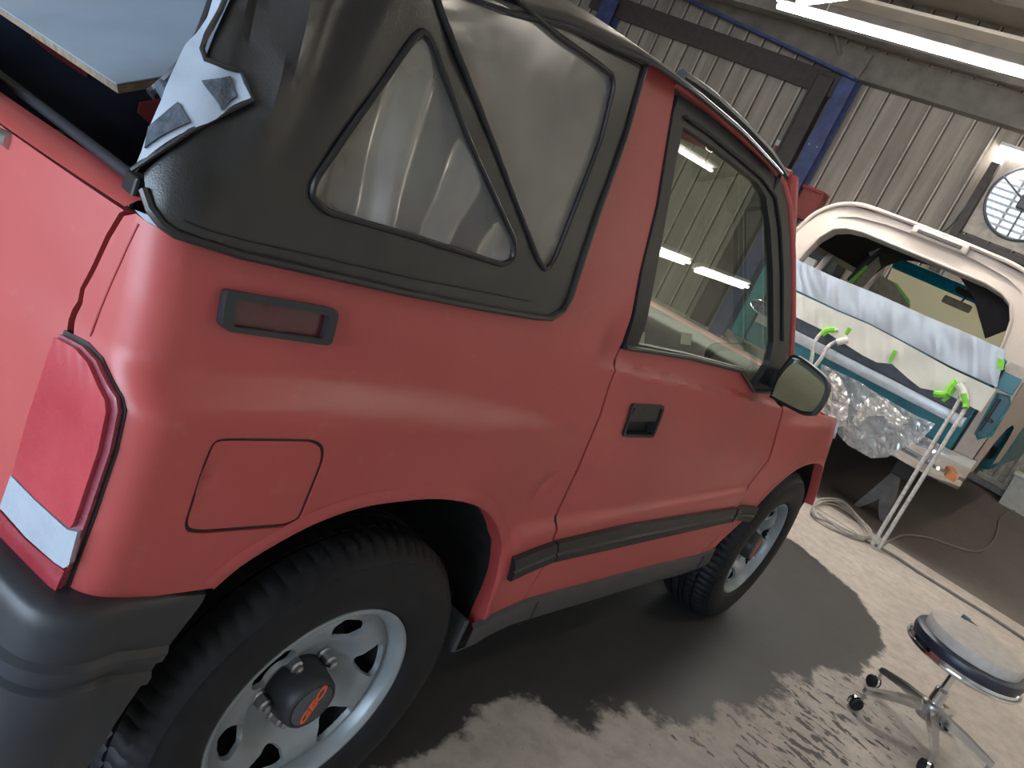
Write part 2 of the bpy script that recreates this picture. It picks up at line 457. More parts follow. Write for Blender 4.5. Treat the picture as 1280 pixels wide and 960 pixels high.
class Solver:                         # pixel -> parameters of a surface in the place
    def __init__(s, S, u0, u1, v0, v1, n=90, m=50):
        s.S = S; s.uv = np.array([(u, v) for u in np.linspace(u0, u1, n) for v in np.linspace(v0, v1, m)])
        s.P = proj(np.array([S(u, v) for u, v in s.uv]))
    def __call__(s, x, y):
        t = np.array([x, y], float); i = ((s.P-t)**2).sum(1).argmin(); q = s.uv[i].copy()
        for _ in range(12):
            p = proj(np.array(s.S(*q))); e = 1e-4
            J = np.stack([(proj(np.array(s.S(q[0]+e, q[1])))-p)/e, (proj(np.array(s.S(q[0], q[1]+e)))-p)/e], 1)
            try: d = np.linalg.solve(J, t-p)
            except Exception: break
            k = min(1, .1/max(1e-9, np.abs(d).max())); q += d*k
            if np.abs(d).max() < 1e-6: break
        return (float(q[0]), float(q[1]))
    def many(s, L): return [s(*p) for p in L]
# ------------------------------------------------------------------ the workshop
WX = 10.40
fl0 = struct('floor', box(-9, WX+.3, -4.4, 9.2, -.12, -.015), 'beam_brown')
slabs = [(-9, 4.755, -4.4, 9.2, 'concrete'), (4.77, WX+.2, -4.4, 9.2, 'concrete_brown')]
for x0, x1, y0, y1, m in slabs:
    obj('slab', bbox(x0, x1, y0, y1, -.05, 0, .004, 1), m, fl0)
obj('slab', box(4.76, 5.02, -4.3, 9, 0, .0006), 'concrete', fl0)
struct('trim_1', bbox(10.28, WX+.1, -4.4, 9.2, 0, .10, .01), 'curb_paint')
# far wall of ribbed sheets
wf_ = struct('wall_front', box(WX+.02, WX+.12, -4.4, 9.2, 0, 5.2), 'beam_brown')
pitch = .285; y0 = 2.612
rib = None
k0 = int((y0+4.3)/pitch); n = 0
for i in range(-k0, int((9.1-y0)/pitch)+1):
    yc = y0+i*pitch
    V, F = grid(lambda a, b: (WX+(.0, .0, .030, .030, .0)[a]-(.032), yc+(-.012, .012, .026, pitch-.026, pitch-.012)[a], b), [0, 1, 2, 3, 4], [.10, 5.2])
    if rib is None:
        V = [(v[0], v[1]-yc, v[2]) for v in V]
        rib = mesh('sheet', V, F, False, 'wall_sheet'); rib.materials.append(MATS['wall_rib']); rib.materials.append(MATS['wall_rib_shade'])
        for pg, mi in zip(rib.polygons, (1, 2, 0, 2)): pg.material_index = mi  # rib tops painted lighter, slopes darker, standing in for light and shade
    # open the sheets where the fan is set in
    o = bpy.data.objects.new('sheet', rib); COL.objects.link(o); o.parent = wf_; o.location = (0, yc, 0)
struct('wall_right', box(-6.1, WX+.12, -4.5, -4.4, 0, 5.2), 'wall_plain')
obj('reflected_band', bbox(-6, WX, -4.41, -4.38, 0, 1.9, .01), 'reflected_band', bpy.data.objects['wall_right'])  # pale board added out of view so the door glass mirrors a light band
struct('wall_left', box(-6.1, WX+.12, 9.2, 9.3, 0, 5.2), 'wall_plain')
# wall behind with the open roller door
struct('wall_back', join(box(-6.1, -6, -4.4, -3.4, 0, 5.2), box(-6.1, -6, 3.2, 9.2, 0, 5.2), box(-6.1, -6, -3.4, 3.2, 3.1, 5.2)), 'wall_plain')
struct('ceiling', box(-6.1, WX+.12, -4.5, 9.3, 4.95, 5.05), 'ceiling_cream')
# roof beams
for x, z0, z1, w, m in [(10.26, 3.86, 4.24, .22, 'beam_brown'), (9.1, 4.05, 4.30, .25, 'beam_brown'), (7.5, 4.30, 4.55, .5, 'beam_brown'), (5.6, 4.5, 4.8, .3, 'beam_brown'), (2.5, 4.5, 4.8, .3, 'beam_brown'), (-1, 4.5, 4.8, .3, 'beam_brown')]:
    o = struct('trim_2', bbox(x-w/2, x+w/2, -4.4, 9.2 if x < 10 else 3.1, z0, z1, .01), m)
struct('trim_3', bbox(8.6, 10.3, -4.4, 3.4, 4.30, 4.34, .005), 'ceiling_cream')
# blue steel frame
def column(y, w, z0=0, z1=3.9, label='', mat='blue_steel'):
    c = thing('steel_column', label, 'column', (10.2, y, 0))
    obj('flange', bbox(10.10, 10.125, y-w/2, y+w/2, .03, z1, .003, 1), mat, c)
    obj('web', box(10.125, 10.30, y-.012, y+.012, .03, z1), mat, c)
    obj('flange', bbox(10.30, 10.325, y-w/2, y+w/2, .03, z1, .003, 1), mat, c)
    obj('splice_plate', bbox(10.085, 10.10, y-w/2-.012, y+w/2+.012, 2.80, 3.0, .003, 1), mat, c)
    obj('base_plate', bbox(10.04, 10.27, y-w/2-.03, y+w/2+.03, 0, .03, .004, 1), mat, c)
    for dy in (-.06, .06): obj('bolt', lathe([(0, 0), (.014, 0), (.014, .012), (0, .012)], 6, Matrix.Translation((10.085, y+dy, 2.9)) @ Matrix.Rotation(-math.pi/2, 4, 'Y')), 'steel', c)
    return c
column(3.07, .21, label='blue steel column on the far wall beside the dark door post')
column(7.22, .30, label='blue steel column far behind the soft top roof')
tag(obj('door_post', join(bbox(10.20, 10.34, 3.30, 3.56, .105, 3.80, .01), box(10.18, 10.20, 3.53, 3.56, .105, 3.80)), 'dark_post'), 'dark brown sliding door post next to the blue column', 'post')
rb = thing('roof_rafter', 'blue steel rafter sloping up from the column head', 'beam', (10.1, 3.0, 3.8))
obj('rafter_flange', xform(bbox(-.06, .06, 0, 4.6, -.02, .02, .004), Matrix.Translation((10.02, 2.95, 3.82)) @ Matrix.Rotation(math.radians(7.0), 4, 'X')), 'blue_steel', rb)
obj('rafter_web', xform(bbox(-.015, .015, 0, 4.6, .02, .34, .004), Matrix.Translation((10.06, 2.95, 3.82)) @ Matrix.Rotation(math.radians(7.0), 4, 'X')), 'beam_brown', rb)
obj('rafter_brace', tube([(10.0, 3.3, 4.05), (9.3, 3.4, 4.35)], .03, 8), 'beam_brown', rb)
obj('rafter_shade_panel', xform(bbox(.05, .10, 0, 4.6, -.30, .0, .004), Matrix.Translation((10.2, 3.1, 3.86)) @ Matrix.Rotation(math.radians(2.0), 4, 'X')), 'dark_post', rb)  # dark panel standing in for the shade below the rafter
# wire strung over the wall
wp = [on(a, b, 0, 10.32) for a, b in [(800, 8), (840, 40), (880, 60), (940, 82), (985, 94), (1005, 98)]]
tag(obj('wire', tube(catmull(wp, 5), .006, 6), 'black_trim'), 'thin black wire strung across the ribbed wall', 'wire')
# wall fan with shutters
fc_ = np.array([10.33, .45, 3.13])
fan = thing('wall_fan', 'round louvred exhaust fan glowing with daylight in the far wall', 'fan', tuple(fc_))
ring = [(10.28, fc_[1]+.43*math.cos(a), fc_[2]+.43*math.sin(a)) for a in lin(0, 2*math.pi, 49)[:-1]]
obj('shroud_ring', tube(ring, .018, 8, True), 'fan_metal', fan, True)
sq = [(-.47, -.53), (.47, -.53), (.47, .45), (-.47, .45)]
circ_ = [(.43*math.cos(a), .43*math.sin(a)) for a in lin(0, 2*math.pi, 41)[:-1]]
obj('fan_plate', panel(sq, [circ_], lambda a, b: (10.30, fc_[1]-a, fc_[2]+b), .08, .01), 'wall_rib', fan)
E2 = NT('day_glow'); E2.bsdf((.5, .6, .7), .5, emit=(.80, .90, 1.0), estr=.75)
obj('daylight_pane', lathe([(0, 0), (.43, 0)], 40, Matrix.Translation((10.375, fc_[1], fc_[2])) @ Matrix.Rotation(-math.pi/2, 4, 'Y')), 'day_glow', fan)
for k in range(11):
    z = fc_[2]-.40+k*.08; hw = math.sqrt(max(.001, .43**2-(z-fc_[2])**2))
    obj('louvre', xform(box(-.026, .026, -hw, hw, -.004, .004), Matrix.Translation((10.345, fc_[1], z)) @ Matrix.Rotation(math.radians(-35), 4, 'Y')), 'louver', fan)
obj('motor', bbox(10.17, 10.30, fc_[1]-.10, fc_[1]+.08, fc_[2]-.09, fc_[2]+.09, .03, 3), 'fan_metal', fan, True)
for a in (0.5, 2.6, 4.7): obj('motor_strut', tube([(10.25, fc_[1], fc_[2]), (10.27, fc_[1]+.43*math.cos(a), fc_[2]+.43*math.sin(a))], .012, 6), 'fan_metal', fan)
for k in range(8):
    r = .06+.05*k; obj('guard_wire', tube([(10.25, fc_[1]+r*math.cos(a), fc_[2]+r*math.sin(a)) for a in lin(0, 2*math.pi, 33)[:-1]], .0025, 4, True), 'steel', fan)
fr_ = thing('fan_frame', 'brown timber frame built round the wall fan', 'frame', (10.3, .95, 0))
obj('frame_post', bbox(10.24, 10.34, .93, 1.03, .11, 3.45, .008), 'dark_post', fr_)
obj('frame_rail', bbox(10.24, 10.34, -.6, .93, 2.48, 2.57, .008), 'dark_post', fr_)
tag(obj('power_cord', tube(catmull([on(1212, 253, 0, 10.35), on(1200, 268, 0, 10.35), on(1188, 283, 0, 10.35), on(1173, 294, 0, 10.35)], 5), .009, 6), 'black_trim'), 'black cord slanting down the wall from the fan', 'cord')
# small wall lamp over the fan
def tube_light(name, label, a, b, mat, housing=True, group=None, tubes=1, gap=.06, r=.016, hw=1.0, hang=True):
    a, b = Vector(a), Vector(b); d = (b-a).normalized(); side = d.cross(Vector((0, 0, 1))).normalized()
    o = thing(name, label, 'light', tuple((a+b)/2), group)
    if housing:
        for_ = []
        V = []
        for p in (a-d*.03, b+d*.03):
            for s, h in ((-.07*hw, .03), (-.05*hw, .03+.045*hw), (.05*hw, .03+.045*hw), (.07*hw, .03)): V.append(tuple(p+side*s+Vector((0, 0, h))))
        obj('housing', (V, [(0, 1, 5, 4), (1, 2, 6, 5), (2, 3, 7, 6), (3, 0, 4, 7), (0, 3, 2, 1), (4, 5, 6, 7)]), 'fixture_white', o)
    if hang:
        for q in (.15, .85):
            p = a+(b-a)*q+Vector((0, 0, .04)); obj('hanger_wire', tube([p, Vector((p.x, p.y, 4.95))], .004, 5), 'steel', o)
    for k in range(tubes):
        off = side*((k-(tubes-1)/2)*gap)
        obj('light_tube', tube([a+off, b+off], r, 10), mat, o, True)
    return o
LZ = 3.0
A = on(973, 7, 2, LZ); B = on(1280, 93, 2, LZ); dirn = (B-A)/np.linalg.norm(B-A)
tube_light('led_light', 'long bright LED tube light hanging below the roof beams', A, A+dirn*2.4, 'led_tube', True, None, 1, .06, .022, .3)
C_ = on(1030, -1, 2, LZ); d2 = (C_-A)/np.linalg.norm(C_-A)
tube_light('led_light', 'LED tube light meeting the long one in a V', A+d2*.30+np.array([0, 0, .0]), A+d2*1.6, 'led_tube', True, None, 1, .06, .022, .3)
L_ = on(1262, 191, 0, 10.30)
tube_light('tube_light', 'small glaring tube light on the wall above the round fan', np.array([10.30, L_[1]+.10, max(L_[2], 3.62)]), np.array([10.30, L_[1]-1.0, max(L_[2], 3.62)]), 'led_tube', True, hang=False)
# shop lights to the right of the car, seen mirrored in the door glass
tube_light('tube_light', 'single tube shop light hung high by the right wall', (5.6, -3.46, 3.6), (7.4, -3.46, 3.6), 'tube_side', True, None, 1)
tube_light('tube_light', 'twin tube shop light hung low by the right wall, nearer the fan wall', (6.75, -3.33, 2.4), (8.05, -3.33, 2.4), 'tube_side', True, 'twin shop lights along the right wall', 2)
tube_light('tube_light', 'twin tube shop light hung low by the right wall, nearer the roller door', (5.0, -3.25, 2.4), (6.3, -3.25, 2.4), 'tube_side', True, 'twin shop lights along the right wall', 2)
for x, y, lb in ((3.4, -2.9, 'added twin tube fill light over the open floor by the stool'), (.5, 3.0, 'added twin tube fill light on the far side of the soft top'), (3.2, 3.2, 'added twin tube fill light beyond the nose of the red car'), (6.5, 3.6, 'added twin tube fill light beside the masked truck')):  # fill lights added out of view to brighten the workshop
    tube_light('tube_light', lb, (x-.7, y, 4.1), (x+.7, y, 4.1), 'tube_warm', True, 'added fill lights', 2)

tube_light('tube_light', 'twin tube light added over the masked truck to brighten its papered windscreen', (8.4, -1.5, 3.7), (9.7, -1.5, 3.7), 'tube_warm', True, None, 2)  # added out of view to shine through the windscreen paper
# ------------------------------------------------------------------ the small red car
CARB = 'small red two-door off-roader with a black soft top, parked on wet concrete'
car = thing('soft_top_car', CARB, 'car', (0, 0, 0))
XC, RC, TM = -0.470, 0.050, math.radians(84)
def side_y(x, z):
    zd = interp(x, [(.45, 1.036), (.96, 1.008), (1.6, .964), (2.7, .93)])
    if z > 1.045: y = -.762 + .265*(z-1.045)
    else: y = interp(z, [(.30, -.752), (.42, -.772), (.55, -.778), (.66, -.777), (.80, -.782), (.93, -.778), (1.045, -.762)])
    k = sst(.40, .48, x)
    y += .013*sst(zd-.006, zd+.007, z)*(1-sst(zd+.02, zd+.12, z))*k
    y -= .017*sst(.672, .648, z)*sst(.35, .41, x)*(1-sst(1.64, 1.72, x))
    zu = interp(x, [(-.5, .985), (-.26, .985), (-.12, .980), (.03, .963), (.24, .935), (.47, .897)])
    zl = interp(x, [(-.5, .938), (-.31, .938), (0, .920), (.36, .908), (.47, .893)])
    B = .034*(1-sst(.02, .50, x))
    q = max(0, min(1, (zu-z)/max(.022, zu-zl))); y -= B*(.3*sst(0, 1, q)+.7*q)
    if x > 1.6:
        zu = interp(x, [(1.62, .915), (2.0, .955), (2.6, .955)]); zl = interp(x, [(1.62, .905), (2.0, .905), (2.6, .90)])
        B = .030*sst(1.6, 1.95, x); y -= B*sst(0, 1, (zu-z)/(zu-zl))
    y += .006*math.exp(-((x-.425)**2/.022**2+(z-.775)**2/.016**2))+.004*math.exp(-((x-.40)**2/.012**2+(z-.745)**2/.03**2))
    if x > 2.1:
        x0 = 2.22+(.88-z)*1.0; y += .13*(math.sqrt((x-x0)**2+.004)+(x-x0))
    return y
def S(u, z):
    if u >= XC: return (u, side_y(u, z), z)
    y0 = side_y(XC, z); t = (XC-u)/RC
    if t <= TM: return (XC-RC*math.sin(t), y0+RC*(1-math.cos(t)), z)
    s = XC-u-TM*RC; y = y0+RC*(1-math.cos(TM))+s
    xr = XC-RC*math.sin(TM)
    ye = y0+RC*(1-math.cos(TM))
    return (xr-.07*(1-(y/ye)**2), y, z)
def Soff(d):
    def f(u, z):
        e = .004
        a = Vector(S(u+e, z))-Vector(S(u-e, z)); b = Vector(S(u, z+e))-Vector(S(u, z-e))
        return tuple(Vector(S(u, z))+a.cross(b).normalized()*d)
    return f
sol = Solver(S, -.75, 2.6, .30, 1.62, 200, 70)
PXS = sol.many
# wheel arch of the rear wheel and of the front wheel
arch_r = PXS([(597, 791), (607, 765), (617, 735), (625, 700), (627, 675), (616, 646), (592, 629), (550, 622), (500, 625), (450, 633), (400, 650), (350, 675), (300, 706), (266, 735)])
arch_f = [(1.70, .415), (1.77, .50), (1.84, .60), (1.91, .68), (2.0, .728), (2.11, .747), (2.25, .745), (2.40, .718), (2.50, .678), (2.58, .62), (2.63, .55), (2.645, .50)]
arch_r = [tuple(p)[:2] for p in catmull([(a, b, 0) for a, b in arch_r], 3)]
arch_f = [tuple(p)[:2] for p in catmull([(a, b, 0) for a, b in arch_f], 3)]
seam_rear = [(692, 674), (691, 689), (650, 752)]
door_back = [(776, 433), (769, 462), (762, 480), (721, 590), (692, 674), (690, 690), (650, 753)]
lamp_px = [(84, 419), (112, 434), (129, 452), (152, 499), (154.5, 512), (144, 561), (112, 655), (81, 739), (56, 715), (22, 681), (6, 659), (28, 586), (49, 520), (75, 441)]
gate_seam = [(86, 417), (100, 378), (103, 362), (135, 296), (152, 268), (158, 265)]
# --- quarter panel with the roll-bar pillar above it
q_px = [(650, 757), (597, 791)]
quarter = PXS([(649, 757)]) + arch_r + PXS([(95, 748), (83, 740), (113, 656), (145, 561), (155.5, 512), (153, 498), (130, 451), (113, 433), (92, 420),
    (103, 380), (106, 362), (138, 298), (155, 270), (170, 267), (188, 280), (210, 290), (300, 313), (400, 336), (500, 358), (600, 377), (676, 389), (697, 366), (720, 280), (760, 170), (786, 78),
    (842, 88), (843, 118), (839, 140), (820, 257), (800, 338), (777, 430), (768, 463), (761, 480), (719, 590), (691, 672), (689, 690)])
fuel_px = [(267, 549), (292, 547.5), (392, 549), (406, 557), (406, 576), (387.5, 621.7), (375, 651), (358, 659), (250, 667.5), (233, 665), (230, 655), (242, 617), (254, 580)]
fuel = rnd(PXS(fuel_px), .012, 3)
qo = obj('quarter_panel', panel(quarter, [fuel], S, .009, .018), 'red_paint', car, True)
fl = PXS([(256, 580), (252, 590), (255, 601), (246, 611), (243, 620)])
fnu, fnz = sol(256, 603)
def fuel_s(u, z): return Soff(-.0022-.007*math.exp(-((u-fnu)**2+(z-fnz)**2)/.011**2))(u, z)
obj('fuel_door', panel(inset(fuel, .0048), [], fuel_s, .007, .014), 'red_paint', qo, True)
bp = inset(fuel, -.012)
obj('fuel_gap_shade', tube([Soff(-.0045)(*p) for p in inset(fuel, .0024)], .0024, 6, True), 'black_trim', qo, True)  # black ring added in the gap to imitate its deep shade
obj('fuel_recess', panel(bp, [], Soff(-.016), .03, 0), 'liner_black', qo)
# rolled lip of the wheel arch
def arch_lip(path, d0=.0, w=.022):
    V, F = [], []; n = len(path)
    for i, (u, z) in enumerate(path):
        a = Vector(path[max(0, i-1)]); b = Vector(path[min(n-1, i+1)]); tdir = (b-a).normalized(); nn = Vector((-tdir.y, tdir.x))
        cen = Vector((sum(p[0] for p in path)/n, .45)); 
        if nn.dot(Vector((u, z))-cen) < 0: nn = -nn
        for k, (off, dd) in enumerate(((w, .0003), (w*.5, .0022), (.002, .0035), (-.002, .0015), (-.003, -.034))):
            p = Vector((u, z))+nn*off; V.append(Soff(dd)(p.x, p.y))
    m = 5
    for i in range(n-1):
        for k in range(m-1): F.append((i*m+k, (i+1)*m+k, (i+1)*m+k+1, i*m+k+1))
    return V, F
obj('arch_lip', arch_lip(arch_r), 'red_paint', qo, True)
# wheelhouse liners
def liner(path, yin, mat='liner_black'):
    V, F = [], []; n = len(path)
    for u, z in path:
        p = Vector(Soff(-.034)(u, z)); V += [tuple(p), (p.x, yin, p.z+.015)]
    for i in range(n-1): F.append((2*i, 2*i+2, 2*i+3, 2*i+1))
    k = len(V); V += [(p[0], yin, p[1]+.015) for p in path]; F.append(tuple(range(k, k+n)))
    return V, F
ext_r = [(.392, .30), (.388, .36)] + arch_r + [(-.36, .60), (-.40, .45), (-.40, .36)]
lr = obj('wheelhouse', liner(ext_r, -.46), 'liner_black', car)
ext_f = [(1.68, .30)] + arch_f + [(2.64, .33)]
lf = obj('wheelhouse', liner(ext_f, -.46), 'liner_black', car)
# side marker lamp
mk_o = rnd(PXS([(279, 360), (409, 383), (416, 390), (407, 426), (402, 428), (277, 410), (269.5, 402), (275, 366)]), .006, 3)
mk_i = rnd(PXS([(288, 371.5), (404, 392), (397, 420), (283, 404)]), .006, 3)
obj('marker_bezel', panel(mk_o, [mk_i], Soff(.013), .01, .016), 'bumper_plastic', qo, True)
obj('marker_lens', panel(inset(mk_i, -.002), [], Soff(.004), .01, .004), 'lens_marker', qo, True, 'dark red rectangular side marker lens')
# seam between quarter and tail corner
obj('corner_seam', tube([Soff(.0)(*p) for p in PXS([(173, 280), (158, 312), (140, 352), (125, 388), (113, 420)])], .0016, 6), 'red_dark', qo)
# --- tail lamp
lampq = PXS(lamp_px)
tl = obj('tail_lamp', panel(lampq, [], Soff(.010), .012, .03), 'lens_rim', car, True, 'tall tail lamp with a clear band between red lenses')
gask = obj('gasket', panel(inset(lampq, -.004), [], Soff(.002), .012, .01), 'black_trim', tl, True)
obj('red_lens', panel(PXS([(85, 424), (109, 437), (125, 455), (146, 500), (147.5, 512), (137, 558), (107, 648), (103, 655), (62, 620), (33, 590), (52, 522), (77, 445)]), [], Soff(.017), .012, .01), 'lens_red', tl, True, 'upper red lens')
obj('clear_lens', panel(PXS([(31, 592), (61, 622), (100, 657), (110, 658), (98, 699), (93, 703), (50, 668), (17, 631)]), [], Soff(.0165), .012, .01), 'lens_white', tl, True, 'white reversing lens')
obj('lower_lens', panel(PXS([(16, 635), (49, 671), (91, 704), (93, 706), (82, 732), (57, 710), (24, 677), (9, 657)]), [], Soff(.016), .012, .01), 'lens_red_deep', tl, True, 'lower red lens')
# --- tailgate
gs = PXS(gate_seam); yL = -XC
uend = XC-TM*RC-1.40
ztop = gs[-1][1]
gate = [(gs[0][0], .66)] + [(PXS([(6, 659)])[0][0]-.006, .66)][0:0] + [(a-.004, b) for a, b in gs]
gate = [(lampq[10][0]-.008, .68), (lampq[11][0]-.008, lampq[11][1]), (lampq[12][0]-.007, lampq[12][1]), (lampq[13][0]-.007, lampq[13][1])] + [(a-.004, b) for a, b in gs] + [(uend, ztop+.01), (uend, .68)]
def Sgate(u, z):      # shallow pressing in the gate skin
    return S(u, z)
tg = obj('tailgate', panel(gate, [], Sgate, .02, .02), 'red_paint', car, True)
us = lin(gs[-1][0]-.004, uend, 20)
ledge = grid(lambda u, k: (lambda p: (p[0]+(0, .012, .05)[k], p[1], p[2]+(0, .010, .014)[k]))(S(u, ztop+.004)), us, [0, 1, 2])
obj('tailgate_ledge', ledge, 'red_paint', tg, True)
# bar along the top of the opening
b0 = on(172, 226, 0, -.50); b1 = on(0, 95, 0, -.50); bd = (b1-b0)/np.linalg.norm(b1-b0)
bar = obj('rear_bow_bar', tube([b0, b0+bd*.45, b0+bd*1.2], .0072, 10), 'bumper_plastic', car, True)
bp_ = on(68, 175, 0, -.505)
obj('bar_clip', bbox(bp_[0]-.012, bp_[0]+.012, bp_[1]-.012, bp_[1]+.012, bp_[2]-.016, bp_[2]+.012, .004), 'black_trim', bar)
obj('bar_clip', bbox(b0[0]-.012, b0[0]+.02, b0[1]-.02, b0[1]+.01, b0[2]-.03, b0[2]+.008, .004), 'black_trim', bar)
# body colour shelf under the soft top corner, bare grey
cs = PXS([(172, 263), (196, 272), (216, 288), (198, 284), (184, 276)])
obj('corner_bracket', panel(cs, [], Soff(.004), .01, .004), 'grey_lining', car)
# --- rear bumper, ribbed plastic wrapping round the corner
def bump_prof():
    return [(.705, -.012), (.703, .004), (.700, .018), (.692, .026), (.675, .029), (.636, .031), (.630, .040), (.618, .040), (.612, .030), (.600, .030), (.595, .038), (.585, .038), (.579, .028), (.53, .026), (.45, .018), (.41, .006), (.405, -.03)]
def S0(u, z): return S(u, .69)
def bumper_pt(u, k):
    z, d = bump_prof()[k]; e = .004
    z -= .705-interp(u, [(XC-.06, .705), (XC, .700), (-.33, .676)]); 
    if u > XC: u = XC+(u-XC)*interp(z, [(.40, .30), (.50, .42), (.60, .66), (.68, 1)])
    p = Vector(S0(u, z)); a = Vector(S0(u+e, z))-Vector(S0(u-e, z)); n = Vector((a.y, -a.x, 0)).normalized()
    grow = sst(XC+.02, XC-.06, u); q = p+n*(d*(.55+.45*sst(-.33, -.45, u)) + grow*.035*(1 if k not in (0, 16) else .0) - .012)
    return (q.x, q.y, z)
us = lin(-.335, XC+.02, 10)+lin(XC, XC-.09, 12)+lin(XC-.12, uend-.1, 24)
obj('rear_bumper', grid(bumper_pt, us, list(range(17))), 'bumper_plastic', car, True)
# --- door
door = PXS([(776, 434), (769, 463), (762, 481), (720, 592), (692, 674), (690, 690), (651, 753), (700, 743), (780, 722), (869, 697), (915, 650), (921, 636), (960, 576), (978, 510), (963, 489), (940, 487), (925, 463), (860, 446)])
hp = rnd(PXS([(788, 504), (829, 506), (815, 546), (776, 545)]), .012, 3)
dr = obj('door', panel(inset(door, .0036), [inset(hp, .006)], S, .008, .02), 'red_paint', car, True)
obj('door_gap_shade', tube([Soff(-.0065)(*p) for p in resample(door, .03)], .0045, 6, True), 'liner_black', dr, True)  # black tube round the door, darkening the seam as shade would
frame_o = PXS([(846, 119), (880, 141), (918, 172), (953, 204), (976, 229), (983, 255), (987, 320), (987, 400), (984, 450), (965, 489), (940, 489), (925, 464), (860, 447), (779, 434), (801, 338), (821, 257), (840, 140)])
gl_px = [(852, 156), (884, 178), (922, 207), (945, 226), (956, 244), (962, 285), (965, 340), (966, 425), (960, 455), (940, 485), (926, 461), (860, 444), (795, 431), (825, 298), (842, 202)]
gl_uv = PXS(gl_px)
obj('window_frame', panel(frame_o, [inset(gl_uv, .003)], Soff(.004), .02, .02), 'black_trim', dr, True)
obj('window_glass', panel(gl_uv, [], Soff(-.004), .03, 0), 'car_glass', dr, True, 'lightly tinted door glass')
obj('window_seal', tube([Soff(.006)(*p) for p in PXS([(779, 433), (860, 446), (925, 463), (940, 488), (964, 489)])], .006, 8), 'black_trim', dr, True)
obj('window_bead', tube([Soff(.008)(*p) for p in PXS([(853, 146), (884, 168), (922, 199), (950, 223), (966, 246), (972, 285), (975, 340), (975, 425)])], .004, 8), 'liner_black', dr, True)
hp = rnd(PXS([(788, 504), (829, 506), (815, 546), (776, 545)]), .012, 3)
hd = obj('door_handle', panel(hp, [inset(hp, .008)], Soff(.006), .01, .012), 'black_trim', dr, True)
obj('handle_cup', panel(inset(hp, .002), [], Soff(-.018), .012, 0), 'liner_black', dr, True)
_a, _b = inset(hp, .0068), inset(hp, .0068)
_n = len(_a); obj('cup_wall', ([Soff(.004)(*p) for p in _a]+[Soff(-.019)(*p) for p in _b], [(i, (i+1) % _n, _n+(i+1) % _n, _n+i) for i in range(_n)]), 'liner_black', dr)
obj('handle_pull', panel(rnd(PXS([(792, 508), (824, 509), (818, 526), (785, 526)]), .006, 2), [], Soff(.004), .01, .01), 'black_trim', dr, True)
# sticker and paper on the glass
obj('window_label', panel(PXS([(855, 416), (868, 418), (866, 433), (853, 431)]), [], Soff(-.006), .02, 0), 'paper_tag', dr)
obj('window_label', panel(PXS([(794, 413), (809, 417), (808, 431), (792, 429)]), [], Soff(-.006), .02, 0), 'paper_tag', dr)
# --- mouldings
def moulding(px_top, px_bot):
    a = PXS(px_top); b = PXS(px_bot); n = 14; V, F = [], []
    prof = [(0, 0), (.04, .012), (.42, .016), (.5, .011), (.58, .016), (.96, .012), (1, 0)]
    for i in range(n):
        t = i/(n-1)
        def at(L):
            k = t*(len(L)-1); j = min(int(k), len(L)-2); w = k-j
            return Vector(L[j])*(1-w)+Vector(L[j+1])*w
        A, B = at(a), at(b)
        for s, d in prof:
            p = A*(1-s)+B*s; V.append(Soff(d)(p.x, p.y))
    m = len(prof)
    F = [(i*m+j, (i+1)*m+j, (i+1)*m+j+1, i*m+j+1) for i in range(n-1) for j in range(m-1)]
    F += [tuple(range(m-1, -1, -1)), tuple((n-1)*m+j for j in range(m))]
    return V, F
obj('side_moulding', moulding([(640, 695), (692, 676)], [(633, 724), (688, 700)]), 'black_trim', qo, False)
obj('side_moulding', moulding([(694, 675), (780, 655), (918, 633)], [(689, 700), (775, 681), (909, 651)]), 'black_trim', dr, False)
# --- front fender
fpoly = PXS([(870, 696), (915, 650), (921, 636), (961, 576), (979, 510)]) + [(1.62, .966), (1.9, .955), (2.2, .935), (2.45, .905), (2.62, .87), (2.70, .80), (2.73, .60), (2.72, .50)] + arch_f[::-1]
ff = obj('front_fender', panel(inset(fpoly, .003), [], S, .012, .02), 'red_paint', car, True)
obj('arch_lip', arch_lip(arch_f, w=.02), 'red_paint', ff, True)
obj('side_moulding', moulding([(920, 634), (946, 632)], [(911, 651), (933, 651)]), 'black_trim', ff, False)
obj('corner_lamp', panel(rnd([(2.60, .80), (2.70, .80), (2.70, .87), (2.60, .885)], .01, 2), [], Soff(.008), .02, .010), 'lens_white', ff, True)
# --- rocker trim
def _unused(): pass
def rocker_pt(i, k):
    x = interp(i, [(0, .385), (1, .44), (2, .56), (3, 1.2), (4, 1.56), (5, 1.69)])
    zt = interp(i, [(0, .422), (1, .436), (2, .452), (3, .432), (4, .412), (5, .418)])
    z, d = ((zt+.004, 0), (zt, .010), (zt-.05, .012), (zt-.085, -.012), (zt-.09, -.12))[k]
    return (x, side_y(x, zt)-d, z)
rk = obj('rocker_trim', grid(rocker_pt, lin(0, 5, 40), list(range(5))), 'rocker_plastic', car, True)
obj('mud_flap', bbox(.372, .384, -.785, -.60, .345, .43, .005), 'mud_flap', car)
for sx in (.60, 1.585):
    zt = .447 if sx < 1 else .412
    obj('trim_joint', tube([(sx, side_y(sx, zt)-.0125, zt-.002), (sx, side_y(sx, zt)-.0135, zt-.05), (sx+.004, side_y(sx, zt)+.010, zt-.085)], .0018, 6), 'liner_black', rk)
